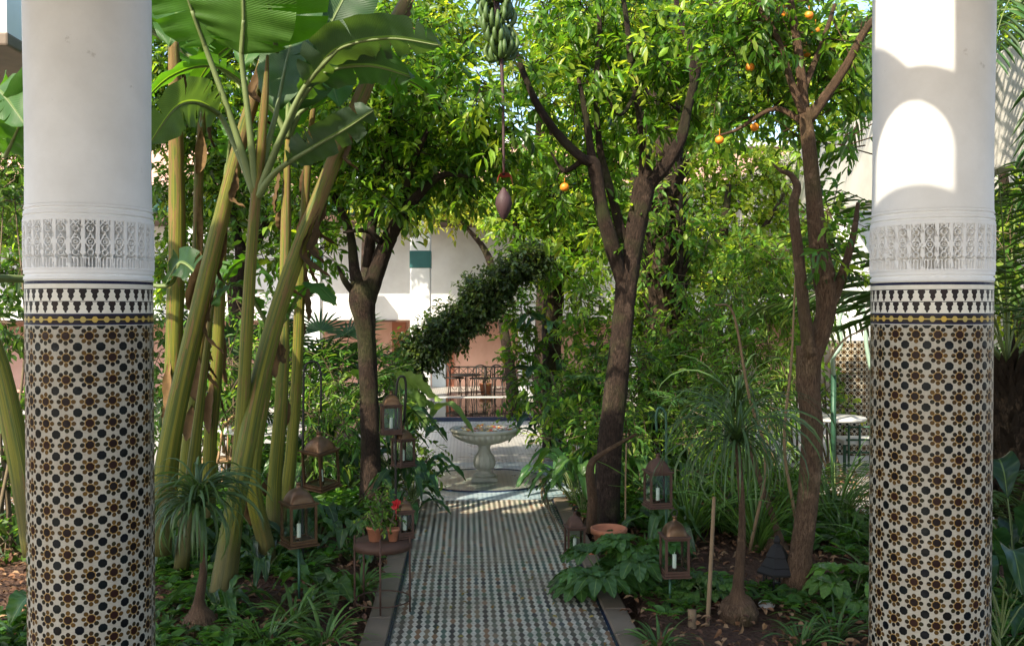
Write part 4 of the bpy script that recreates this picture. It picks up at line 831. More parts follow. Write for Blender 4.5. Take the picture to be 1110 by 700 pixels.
# banana 4..: yellow stems behind
for k_,(pts,rr,lab) in enumerate([
 ([(296,575,7.6),(298,520,7.6),(305,430,7.6),(308,330,7.7),(310,240,7.8),(312,150,7.9)],[.10,.08,.075,.07,.06,.03],'yellow banana stem second from the right in the stem cluster'),
 ([(306,570,8),(315,500,8),(322,400,8),(326,300,8),(332,200,8),(340,110,8)],[.09,.075,.065,.06,.05,.03],'rightmost thin upright yellow banana stem beside the copper lantern'),
 ([(185,560,8.2),(188,400,8.2),(192,250,8.2),(190,120,8.2),(188,40,8.2)],[.13,.11,.10,.09,.06],'brown dry banana stem half hidden beside the left column'),
 ([(212,560,8.4),(212,430,8.4),(214,300,8.4),(216,180,8.4),(222,90,8.4)],[.08,.07,.07,.06,.04],'thin grey green banana stem standing behind the thick leaning stem'),
 ([(290,600,7.2),(274,520,7.1),(286,430,7.1),(298,360,7.2)],[.09,.085,.07,.03],'short banana stem tucked against the long leaning stem'),
 ([(225,590,8.0),(228,480,8.0),(236,380,8.0),(240,280,8.0),(246,190,8.0)],[.09,.08,.07,.06,.04],'yellow green banana stem between the thick leaning and upright stems'),
 ([(200,590,7.7),(202,500,7.7),(214,400,7.7),(222,330,7.7)],[.08,.075,.06,.03],'short yellow banana stem crossing behind the thick leaning stem')]):
    t=tree('banana_plant',G(pts[0][0],pts[0][1]),lab,'banana plant','banana plants left of the path'); pts=[(pts[0][0]-2,333+2052/pts[0][2]+14,pts[0][2])]+pts; rr=[rr[0]*1.25]+rr; m=MB(); tube(m,wp(pts),[q_*.70 for q_ in rr],k=14,noise=.05); m.build('stem',M['bstem'],t)
    sheaths(t,pts[2:],rr[3]*.72,5,.4)
    l=MB(); s=MB(); e=W(*pts[-1]); 
    for q_ in range(4 if k_<4 else 2):
        a=q_*1.7+k_; dr=np.array([math.cos(a),math.sin(a)*.7,0]); L=1.1+.4*rng.random(); p0=e+dr*.15+UP*.25; P=[p0,p0+dr*L*.35+UP*.3,p0+dr*L*.7+UP*.2,p0+dr*L-UP*.2]
        if k_>=4: P=[e+dr*.1+UP*.1,e+dr*.25+UP*.3,e+dr*.4+UP*.35,e+dr*.6+UP*.2]
        bleaf(l,s,e,P,np.cross(dr,UP),.42 if k_<4 else .22,np.array(GB)*(.8+.4*rng.random()),1)
    l.build('leaves',M['banana'],t); s.build('leaf_stalks',M['stalk'],t)
# banana at the far left behind the left column
t=tree('banana_plant',G(20,560),'banana plant at the left edge with large grey green leaf','banana plant','banana plants left of the path')
m=MB(); tube(m,wp([(40,600,6.5),(22,500,6.5),(0,400,6.6),(-30,300,6.7)]),[.09,.08,.07,.03],k=12,noise=.04); m.build('stem',M['bstem'],t)
l=MB(); s=MB(); bleaf(l,s,W(-30,300,6.5),[(-30,310,5.6),(-10,270,5.4),(12,245,5.3),(45,235,5.3)],UP*.9-fw*.3,.42,GG,0,.3)
bleaf(l,s,W(8,150,7.5),[(5,140,7.3),(-10,110,7.1),(0,100,6.9),(30,140,6.7)],UP*.6+rt*.6,.35,GB,0); bleaf(l,s,W(8,150,7.5),[(5,170,7.3),(15,150,7.1),(28,120,6.9),(50,60,6.7)],rt*.9,.35,GB,0)
bleaf(l,s,W(60,300,8),[(180,310,7.8),(195,285,7.6),(215,300,7.4),(232,330,7.3)],UP*.8+rt*.2,.26,GD,0)
l.build('leaves',M['banana'],t); s.build('leaf_stalks',M['stalk'],t)
# ------------------------------------------------------------ low plants
def tuft(px,py,n,L,w,label,C=(.06,.13,.025),el=(.6,1.4),dr=(.9,1.9),cat='grass plant',name='grass_tuft',grp='grassy tufts in the beds',z=0):
    b=G(px,py); b=b+[0,0,z]; m=MB()
    for i_ in range(n):
        a=rng.random()*6.28; rr=.05*rng.random(); strap(m,b+np.array([rr*math.cos(a),rr*math.sin(a),-.02]),a,L*(.6+.6*rng.random()),w*(.7+.5*rng.random()),el[0]+(el[1]-el[0])*rng.random(),dr[0]+(dr[1]-dr[0])*rng.random(),np.clip(np.array(C)*(.6+.8*rng.random()),0,1),twist=rng.standard_normal()*.6)
    return tag(m.build(name,M['strap'],loc=b),label,cat,grp)
def broad(px,py,n,L,w,label,C=(.04,.10,.025),el=(.5,1.3),pet=.35,name='broadleaf_plant',cat='plant',grp=None,height=0,lobed=False,b=None,fold=.3,spread=.5):
    b=G(px,py) if b is None else b; t=tree(name,b,label,cat,grp); l=MB(); s=MB()
    for i_ in range(n):
        a=i_*2.4+rng.random()*.6; e=el[0]+(el[1]-el[0])*rng.random(); h=np.array([math.cos(a),math.sin(a),0]); pl=pet*(.5+.8*rng.random()); hz=height*rng.random()
        p0=b+UP*(hz-.02); p1=p0+h*pl*math.cos(e)+UP*pl*math.sin(e); Lf=L*(.65+.55*rng.random())
        tube(s,[p0,(p0+p1)/2+UP*.03,p1],[.008,.006,.004],k=4,n=3,cap=False)
        c=np.array(C)*(.6+.85*rng.random())
        if lobed:
            side=np.cross(h,UP)
            for q_ in np.linspace(-1.5,1.5,7):
                dr=unit(h*math.cos(q_)+side*math.sin(q_)+UP*.1); LL=Lf*(.55+.3*math.cos(q_*.6))
                blade(l,[p1,p1+dr*LL*.5+UP*.02,p1+dr*LL-UP*LL*.3],np.cross(dr,UP),w*.38,c,fold=.2,wave=.004,m=5)
        else:
            d0=unit(h*math.cos(e*.8)+UP*math.sin(e*.8)); blade(l,[p1,p1+d0*Lf*.35+UP*.02,p1+(d0*.8+h*.3)*Lf*.65-UP*Lf*.02,p1+(h*.85+d0*.2)*Lf-UP*Lf*.28],unit(np.cross(h,UP)+rng.standard_normal(3)*.2),w*(.8+.4*rng.random()),c,fold=fold,wave=.006,m=7)
    l.build('leaves',M['broad'],t); s.build('leaf_stalks',M['stalk'],t); return t
def shrub(bx_,by_,blobs,label,cat='shrub',name='leafy_shrub',stems=5,leafm='fine',grp=None,**k):
    b=G(bx_,by_); t=tree(name,b,label,cat,grp); m=MB(); l=MB()
    for i_ in range(stems):
        c,r=blobs[rng.integers(len(blobs))]; e=c+rng.standard_normal(3)*np.array(r)*.4; tube(m,[b+rng.standard_normal(3)*[.06,.06,0],(b+e)/2+rng.standard_normal(3)*.06,e],[.016,.011,.005],k=6,n=4)
    crown(l,m,blobs,**k); m.build('stems',M['twigs'],t); l.build('foliage',M[leafm],t); return t
def ferny(px,py,n,L,label,C=(.05,.12,.02),ll=.14,lw=.022,el=(.5,1.4),dr=1.3,name='fern_palm',cat='plant',grp=None,b=None,nl=24,stem=0):
    b=G(px,py) if b is None else b; t=tree(name,b,label,cat,grp)
    if stem: m=MB(); tube(m,[b,b+UP*stem],[.02,.015],k=6,spline=False); m.build('stem',M['stalk'],t)
    palmhead(t,b+UP*stem,n,L,ll,lw,C,elr=el,droop=dr,name='fronds',nl=nl); return t
def ponytail(px,py,h,label,n=130,L=.5,w=.016,bulb=.12,lean=(0,0),C=(.06,.11,.035),pot=False):
    b=G(px,py); t=tree('ponytail_palm',b,label,'plant','ponytail palms in the beds'); m=MB(); top=b+np.array([lean[0],lean[1],h])
    tube(m,[b+UP*-.03,b+UP*.04,b+UP*.1,b+UP*.19,b+(top-b)*.55+rt*.03,top],[bulb*.9,bulb,bulb*.75,bulb*.28,.022,.02],k=16,noise=.06); m.build('trunk',M['bark2'],t)
    l=MB()
    for i_ in range(n):
        a=rng.random()*6.28; strap(l,top+rng.standard_normal(3)*.015,a,L*(.6+.6*rng.random()),w*(.7+.5*rng.random()),.1+1.4*rng.random(),1.6+1.2*rng.random(),np.array(C)*(.6+.9*rng.random()),n=9,twist=rng.standard_normal()*.7)
    l.build('leaves',M['strap'],t)
    if pot: m=MB(); a=np.linspace(0,6.28,25); tube(m,np.stack([b[0]+.25*np.cos(a),b[1]+.25*np.sin(a),np.full(25,b[2]+.02)],1),.014,k=6,spline=False,cap=False); m.build('hose_ring',M['kerb'],t)
ponytail(216,684,.80,'ponytail palm with swollen base near the left column',n=170,L=.5,pot=True)
ponytail(800,668,1.12,'tall ponytail palm with swollen red brown base at the right',n=120,L=.72,w=.014,bulb=.13,lean=(.02,.1))
ponytail(842,600,1.15,'ponytail palm with long arching leaves behind the small black lantern',n=110,L=.95,w=.014,bulb=.10,lean=(-.25,.3))
# foreground grass tufts
for px,py,lb in ((288,700,'left bright grass tuft at the bottom edge'),(352,698,'grass tuft right of the lantern pole at the bottom'),(318,672,'grass tuft between the two front tufts'),(390,640,'grass tuft behind the iron plant stand')):
    tuft(px,py,60,.34,.018,lb,(.085,.17,.03))
for px,py,lb,L in ((715,702,'grass tuft at the bottom below the right pole lantern',.3),(868,700,'grass tuft at the bottom in front of the forked tree',.3),(905,690,'grass tuft left of the base of the right column',.35),(700,600,'thin grass tuft behind the hanging right lantern',.3),(920,590,'tall grass tuft beside the right column',.6),(372,560,'grass tuft left of the dark citrus trunk',.32),(330,620,'small grass tuft behind the left lantern pole',.25),(690,560,'grass tuft behind the bark of the large tree',.35),(20,700,'grass tuft left of the left column base',.3),(955,640,'grass tuft behind the foot of the right column',.4)):
    tuft(px,py,45,L,.015,lb,(.06,.13,.025))
# big leaf plants at kerb right
broad(655,640,16,.30,.30,'lobed philodendron spilling over the right kerb',(.05,.12,.025),pet=.30,lobed=True,name='philodendron',el=(.3,1.2))
broad(690,622,14,.26,.26,'second lobed philodendron just right of the kerb plant',(.06,.14,.025),pet=.28,lobed=True,name='philodendron',el=(.4,1.3))
broad(765,652,8,.18,.2,'lobed philodendron beside the bamboo cane',(.07,.15,.03),pet=.18,lobed=True,name='philodendron',el=(.4,1.2))
broad(925,655,9,.26,.26,'bright lobed plant at the foot of the right column',(.09,.19,.03),pet=.22,lobed=True,name='philodendron',el=(.3,1.0))
broad(60,690,10,.26,.2,'low broadleaf plant left of the left column base',(.05,.12,.02),pet=.2)
broad(1098,660,14,.45,.20,'glossy dark broadleaf plant right of the right column',(.025,.065,.025),pet=.35,el=(.8,1.4),height=.4)
broad(1085,720,12,.40,.18,'glossy dark broadleaf plant in the bottom right corner',(.025,.065,.025),pet=.3,el=(.7,1.4),height=.3)
# left bed mid
broad(238,668,12,.30,.07,'strappy young plant round the foot of the long leaning banana stem',(.05,.11,.03),pet=.1,el=(.5,1.3))
broad(288,625,12,.30,.09,'young leafy plant at the foot of the short leaning banana stem',(.05,.11,.03),pet=.15,el=(.5,1.3))
broad(180,610,12,.36,.10,'strappy plant at the foot of the thickest banana stem beside the column',(.045,.10,.03),pet=.15,el=(.5,1.3))
broad(210,595,12,.34,.10,'dark strappy plant behind the left ponytail palm',(.04,.09,.03),pet=.2,el=(.6,1.4))
broad(320,590,12,.34,.12,'leafy plant at the foot of the rightmost banana stem',(.05,.12,.03),pet=.2,el=(.6,1.4))
broad(262,610,14,.42,.10,'strap leaved plant at the foot of the banana stems',(.035,.075,.035),pet=.15,el=(.6,1.3))
broad(300,600,12,.38,.10,'dark strap leaved plant beneath the left copper lantern',(.035,.08,.035),pet=.15,el=(.4,1.2))
broad(350,650,12,.20,.12,'low leafy plant between the lantern pole and the stand',(.06,.13,.025),pet=.15)
broad(378,605,12,.28,.13,'broad leaved plant behind the iron stand',(.045,.10,.025),pet=.2)
broad(345,585,12,.26,.12,'leafy plant right of the left lantern pole',(.04,.09,.025),pet=.2)
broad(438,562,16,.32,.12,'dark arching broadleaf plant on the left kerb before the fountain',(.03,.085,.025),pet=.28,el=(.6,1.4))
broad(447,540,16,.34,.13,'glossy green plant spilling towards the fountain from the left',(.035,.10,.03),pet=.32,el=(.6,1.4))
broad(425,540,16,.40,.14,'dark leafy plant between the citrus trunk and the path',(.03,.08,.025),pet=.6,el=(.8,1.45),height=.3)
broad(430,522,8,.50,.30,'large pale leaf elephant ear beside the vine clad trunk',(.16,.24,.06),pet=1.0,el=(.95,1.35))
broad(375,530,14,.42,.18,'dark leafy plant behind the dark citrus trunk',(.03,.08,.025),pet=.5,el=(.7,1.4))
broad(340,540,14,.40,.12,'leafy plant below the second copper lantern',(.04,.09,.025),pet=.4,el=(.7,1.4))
b=G(440,520); t=tree('elephant_ear_plant',b,'pale heart shaped leaf on a tall stalk in front of the vine clad trunk','plant'); l=MB(); blade(l,[W(430,411,9.9),W(442,413,9.8),W(460,421,9.7),W(479,434,9.55)],UP*.75-fw*.75,.26,(.20,.28,.08),fold=.15,m=9,prof=([0,.05,.3,.6,.85,1],[.5,.85,1,.85,.4,.03])); blade(l,[W(436,428,10),W(448,430,9.9),W(462,436,9.8),W(470,450,9.8)],UP*.8-fw*.6,.2,(.12,.20,.05),fold=.2,m=9); l.build('leaves',M['broad'],t); l=MB(); tube(l,[b,W(436,460,10),W(432,411,9.9)],[.014,.01,.008],k=6); tube(l,[b,W(442,470,10),W(438,428,10)],[.014,.01,.008],k=6); l.build('leaf_stalks',M['stalk'],t)
# right bed mid
broad(622,546,16,.38,.08,'arching strap leaved plant reaching over the path at right',(.045,.12,.03),pet=.25,el=(.5,1.3))
broad(620,530,16,.42,.11,'glossy arching plant right of the fountain',(.04,.12,.035),pet=.3,el=(.5,1.3))
broad(632,560,14,.36,.14,'leafy plant between the kerb and the large trunk',(.06,.14,.025),pet=.4,el=(.7,1.4),height=.2)
broad(625,520,16,.40,.16,'green leafy plant behind the right kerb near the fountain',(.05,.12,.025),pet=.5,el=(.7,1.4),height=.3)
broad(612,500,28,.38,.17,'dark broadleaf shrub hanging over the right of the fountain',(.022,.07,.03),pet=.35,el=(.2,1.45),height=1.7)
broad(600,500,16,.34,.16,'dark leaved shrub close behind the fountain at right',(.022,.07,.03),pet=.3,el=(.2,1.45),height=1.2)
broad(720,590,16,.38,.10,'strap leaved plant between the two right lanterns',(.04,.09,.025),pet=.2,el=(.6,1.4))
broad(745,560,16,.45,.12,'leafy plant behind the right pole lantern',(.035,.08,.025),pet=.4,el=(.7,1.4))
broad(682,545,16,.45,.16,'leafy plant right of the large trunk base',(.04,.10,.025),pet=.4,el=(.7,1.4))
broad(890,575,14,.28,.10,'small leafy plant right of the forked tree trunk',(.06,.12,.025),pet=.2)
# ferny plants
ferny(350,525,22,1.25,'feathery bright green fern palm left of the dark citrus trunk',(.07,.17,.02),ll=.20,lw=.025,el=(.8,1.45),dr=1.1,stem=.5,nl=30)
ferny(330,500,20,1.4,'tall feathery palm behind the banana stems',(.05,.13,.02),ll=.22,lw=.028,el=(.9,1.5),dr=1.0,stem=.6,nl=30)
ferny(378,500,18,1.3,'feathery palm directly behind the dark citrus trunk',(.06,.15,.02),ll=.2,lw=.025,el=(.8,1.45),dr=1.1,stem=.5,nl=28)
ferny(235,520,16,1.3,'dark feathery palm seen between the left banana stems',(.04,.09,.02),ll=.25,lw=.028,el=(.5,1.4),dr=1.5,stem=.7,nl=26)
ferny(760,530,20,1.2,'arching feathery palm in the middle of the right bed',(.05,.12,.02),ll=.22,lw=.02,el=(.6,1.45),dr=1.3,stem=.6)
ferny(705,520,18,1.2,'feathery palm right of the large trunk',(.05,.12,.02),ll=.2,lw=.022,el=(.6,1.45),dr=1.2,stem=.7)
ferny(660,515,18,1.1,'feathery palm hidden behind the large trunk',(.06,.14,.02),ll=.2,lw=.025,el=(.6,1.45),dr=1.2,stem=.6)
ferny(905,560,12,.7,'small feathery palm right of the forked tree',(.06,.13,.02),ll=.14,lw=.016,el=(.5,1.4),dr=1.2,stem=.1)
ferny(1100,610,12,1.2,'arching palm at the right edge low down',(.07,.12,.03),ll=.25,lw=.022,el=(.7,1.45),dr=1.0,stem=.2)
# fan leaves
def fan(px,py,h,n,r,label,C=(.04,.1,.03)):
    b=G(px,py); t=tree('fan_palm',b,label,'plant'); l=MB(); s=MB()
    for i_ in range(n):
        a=i_*2.4; e=.9+.5*rng.random(); hh=np.array([math.cos(a),math.sin(a),0]); p=b+hh*h*math.cos(e)*.6+UP*h*(.7+.35*rng.random()); tube(s,[b,(b+p)/2+UP*.1,p],[.012,.009,.006],k=5,n=4,cap=False)
        sd=np.cross(hh,UP); dirn=unit(hh*.6+UP*.5)
        for q_ in np.linspace(-1.9,1.9,18):
            dr=unit(dirn*math.cos(q_)+sd*math.sin(q_)); n_=np.cross(dr,sd)+.01; leaves(l,p[None],dr[None],unit(np.cross(sd,dirn))[None]*1.0,r*(.8+.2*rng.random()),.035,colvar(1,C,.1),curl=.06)
    l.build('fan_leaves',M['strap'],t); s.build('leaf_stalks',M['stalk'],t)
fan(352,510,1.75,9,.55,'fan palm with dark pleated leaves before the white piers')
fan(255,515,1.9,8,.5,'fan palm glimpsed behind the left banana stems',(.04,.09,.05))
# shrubs
shrub(735,505,[pb(735,420,10.5,34),pb(700,395,10.7,28),pb(770,400,10.4,34),pb(740,360,10.8,30),pb(790,360,10.6,30),pb(760,450,10,30),pb(710,450,10.3,26)],'fine leaved green shrub in the middle of the right bed',dens=.55,ll=.10,lw=.03,base=(.09,.19,.03),young=(.20,.32,.05),py=.4)
shrub(800,510,[pb(800,330,10.8,32),pb(830,380,10.3,30),pb(790,430,10,28),pb(835,330,10.8,26),pb(835,440,10,26),pb(850,400,10.4,22)],'bamboo like shrub with narrow leaves behind the ponytail palms',dens=.5,ll=.13,lw=.022,base=(.10,.19,.035),young=(.22,.31,.06),py=.4,droop=.5)
shrub(640,490,[pb(640,330,11.5,24),pb(655,370,11.3,24),pb(640,410,11.2,26),pb(625,360,11.5,18),pb(700,310,12,20),pb(690,350,12,22)],'green shrub behind the large citrus trunk',dens=.5,ll=.12,lw=.045,base=(.09,.18,.025),young=(.24,.34,.05),py=.4)
shrub(590,474,[pb(560,330,12.6,18,28),pb(570,380,12.5,18,26),pb(565,420,12.4,14,24)],'leafy climber under the round citrus tree near the pink wall',dens=.6,ll=.11,lw=.05,base=(.06,.14,.02),young=(.18,.28,.03),py=.3)
shrub(205,520,[pb(200,430,10,30),pb(230,400,10.3,28),pb(180,370,10.2,30),pb(240,460,10,24),pb(150,450,10.5,40)],'dark leafy shrub behind the left column',dens=.4,ll=.12,lw=.045,base=(.04,.09,.02))
shrub(900,520,[pb(905,440,11.5,16,9),pb(890,425,11.6,14,10),pb(880,350,12,16,20)],'leafy bush around the pale table at right',dens=.9,ll=.08,lw=.035,base=(.06,.13,.02),young=(.2,.28,.04),py=.4)
shrub(1095,520,[pb(1095,250,8,18,40),pb(1100,330,8,16,30)],'sunlit leafy branches right of the right column',dens=.6,ll=.10,lw=.05,base=(.08,.17,.02),young=(.25,.33,.04),py=.5)
shrub(590,520,[pb(610,580,7.9,9,5),pb(655,600,7.7,12,6)],'tiny creeping plant along the right kerb',dens=.8,ll=.05,lw=.025,base=(.05,.11,.02),twl=.1,stems=2)
K=dict(base=(.08,.18,.028),young=(.22,.33,.05),py=.4)
shrub(675,530,[pb(690,480,9.6,22),pb(675,430,9.8,22),pb(700,520,9.3,20),pb(655,470,10,18)],'light green leafy bush beside the large trunk',dens=.5,ll=.10,lw=.03,**K)
shrub(775,560,[pb(770,470,8.8,26),pb(750,510,8.6,24),pb(800,500,8.7,24),pb(785,540,8.2,20)],'light green narrow leaved bush between the right lantern and the ponytail palm',dens=.45,ll=.11,lw=.02,droop=.5,**K)
shrub(850,560,[pb(845,500,8.8,20),pb(835,540,8.5,18),pb(830,450,9.2,22)],'narrow leaved bush left of the forked trunk',dens=.45,ll=.11,lw=.02,droop=.5,**K)
shrub(700,480,[pb(715,290,12.2,26),pb(745,330,12,28),pb(690,260,12.2,20),pb(730,250,12.4,22),pb(765,270,12.2,26),pb(700,340,12,20),pb(722,250,11.1,18),pb(735,310,11.1,16),pb(712,200,11.1,16),pb(730,370,11,18)],'tall light green bush climbing round the shaggy palm trunk',dens=.55,ll=.13,lw=.05,twl=.35,**K)
shrub(860,500,[pb(850,330,11,26),pb(900,240,10.5,22),pb(905,285,10.5,20),pb(845,280,11.4,30),pb(820,290,11.4,26),pb(895,330,11,16),pb(870,380,11,22)],'tall light green bush screening the gallery left of the right column',dens=.5,ll=.11,lw=.045,twl=.32,**K)
shrub(330,540,[pb(335,450,9.6,26),pb(360,410,9.8,24),pb(325,400,10,26),pb(350,490,9.2,22),pb(375,460,9.5,20)],'light green feathery bush left of the dark citrus trunk',dens=.4,ll=.11,lw=.022,droop=.45,**K)
shrub(250,540,[pb(255,400,9.4,24),pb(235,450,9.2,22),pb(270,350,9.8,22),pb(225,380,9.6,22),pb(280,450,9,14)],'green bush filling the gaps between the banana stems',dens=.4,ll=.10,lw=.03,**K)
shrub(450,500,[pb(440,470,10.4,18),pb(430,440,10.8,20),pb(420,400,11.2,18),pb(460,500,10.2,14)],'low bush under the vine clad trunk left of the fountain',dens=.5,ll=.10,lw=.035,**K)
shrub(610,500,[pb(620,450,10.4,22),pb(600,430,10.8,22),pb(640,480,10,20),pb(630,400,11,20),pb(590,470,10.3,14)],'low bright bush right of the fountain',dens=.5,ll=.11,lw=.04,**K)
shrub(5,600,[pb(0,520,8,26),pb(15,440,8.2,24),pb(0,350,8.4,26),pb(18,300,8.6,22),pb(10,580,7.6,22),pb(5,220,8.8,24)],'dark leafy bush at the left edge outside the left column',dens=.55,ll=.12,lw=.05,base=(.04,.09,.02),young=(.10,.18,.03),py=.2)
shrub(1100,600,[pb(1100,480,9,22),pb(1088,540,8.6,18),pb(1105,380,9.4,26)],'leafy bush behind the shaggy trunk at the right edge',dens=.5,ll=.11,lw=.045,**K)
for px,py,lb in ((748,585,'tall reedy clump behind the right pole lantern'),(820,595,'tall reedy clump left of the small black lantern'),(785,575,'reedy clump behind the swollen ponytail palm'),(905,575,'tall reedy clump between the forked tree and the right column'),(845,560,'reedy clump directly behind the forked trunk')):
    tuft(px,py,70,.95,.016,lb,(.09,.18,.035),el=(.9,1.5),dr=(.5,1.5),name='reed_clump',grp='reedy clumps in the right bed')
# thin climbing shoots and canes
def cane(pts,r,label,mat='cane'): m=MB(); P=wp(pts); tube(m,P,r,k=7,n=5,noise=.05); tag(m.build('garden_cane',M[mat],loc=P[0]),label,'cane','canes and bare stems in the right bed')
cane([(766,690,6.0),(770,620,6.05),(774,538,6.1)],[.015,.014,.012],'upright dry cane beside the tall ponytail palm')
cane([(760,650,6.5),(752,700,6),(750,660,6.0)],[.03,.03,.028],'short cut cane stump in front of the upright cane')
cane([(640,575,8.1),(642,540,8),(640,505,7.9),(655,490,7.9),(690,470,7.8)],[.05,.045,.035,.02,.012],'bent pale stem growing up against the large trunk','bark2')
cane([(678,590,8.0),(678,530,8),(679,480,8)],[.008,.008,.007],'thin straight bamboo stake right of the large trunk')
cane([(812,600,7.6),(830,500,7.5),(812,430,7.4),(795,340,7.3),(775,330,7.2)],[.015,.014,.012,.01,.006],'thin bare arching stem in front of the bamboo like shrub')
cane([(862,560,7.5),(850,480,7.4),(858,390,7.3),(862,300,7.3)],[.015,.013,.01,.007],'thin bare stem leaning left of the forked trunk')
cane([(895,395,7.2),(915,368,7.2),(940,356,7.2)],[.01,.008,.006],'thin arching shoot reaching to the right column')
# ground cover and litter
m=MB(); n=11000; P=np.stack([rng.uniform(-6,6,n),rng.uniform(5.3,13,n),np.full(n,.03)],1); P=P[(np.abs(P[:,0]-PX)>PH+.24)]; P=P[(P[:,0]<3.5)|(P[:,1]<8.4)]; P=P[(P[:,0]>-2.6)|(P[:,1]<8.8)]; P=P[(np.abs(P[:,0]-PX)>1.55)|(P[:,1]<9.6)]
cl=np.sin(P[:,0]*2.3)+np.sin(P[:,1]*2.9+P[:,0])+.5*np.sin(P[:,0]*7+P[:,1]*5); keep=(cl>-.1)|((P[:,1]>8.5)&(rng.random(len(P))<.8)); P=P[keep][:4200]
for p in P:
    k_=7; far=min(1,max(0,(p[1]-6.5)/3)); H_=(.03+.34*far*rng.random()*rng.random()); az_=rng.random()*6.28; aa_=az_+np.arange(k_)*2.4
    q_=p+np.stack([rng.standard_normal(k_)*.035,rng.standard_normal(k_)*.035,H_*rng.random(k_)],1)
    D=np.stack([np.cos(aa_),np.sin(aa_),np.full(k_,.45)],1); sz=.05+.07*rng.random()+.05*far; leaves(m,q_,D,np.tile([0,0,1.],(k_,1))+rng.standard_normal((k_,3))*.3,sz*(.7+.5*rng.random(k_)),sz*(.3+.25*rng.random()),colvar(k_,np.array((.06,.14,.025))*(.6+.9*rng.random()),.2),curl=.15)
stuff(tag(m.build('ground_cover',M['fine']),'low green leafy ground cover in the soil of both beds','ground cover'))
m=MB(); n=9000; P=np.stack([rng.uniform(-5,5,n),rng.uniform(5.2,11,n),np.full(n,.035)+.015*rng.random(n)],1); P=P[np.abs(P[:,0]-PX)>PH+.16]; n=len(P)
leaves(m,P,unit(rng.standard_normal((n,3))*[1,1,.25]),unit(np.tile([0,0,1.],(n,1))+rng.standard_normal((n,3))*.4),.035+.05*rng.random(n),.03,np.array([(.20,.10,.05),(.10,.05,.03),(.28,.17,.09)])[rng.integers(0,3,n)],curl=.2)
lt=NT('leaf_litter'); M['litter']=lt.done(lt.pr(lt.attr('tint').outputs['Color'],.9,spec=.2)); stuff(tag(m.build('leaf_litter',M['litter']),'dry brown leaf litter scattered over the soil','leaf litter'))
# a few fallen leaves on the path
m=MB(); n=70; P=np.stack([rng.uniform(PX-PH,PX+PH,n),rng.uniform(5.2,9.8,n),np.full(n,.012)],1); leaves(m,P,unit(rng.standard_normal((n,3))*[1,1,.1]),unit(np.tile([0,0,1.],(n,1))+rng.standard_normal((n,3))*.2),.04,.02,colvar(n,(.22,.16,.05),.3),curl=.2)
stuff(tag(m.build('fallen_leaves',M['litter']),'few small fallen leaves lying on the tiled path','leaves'))
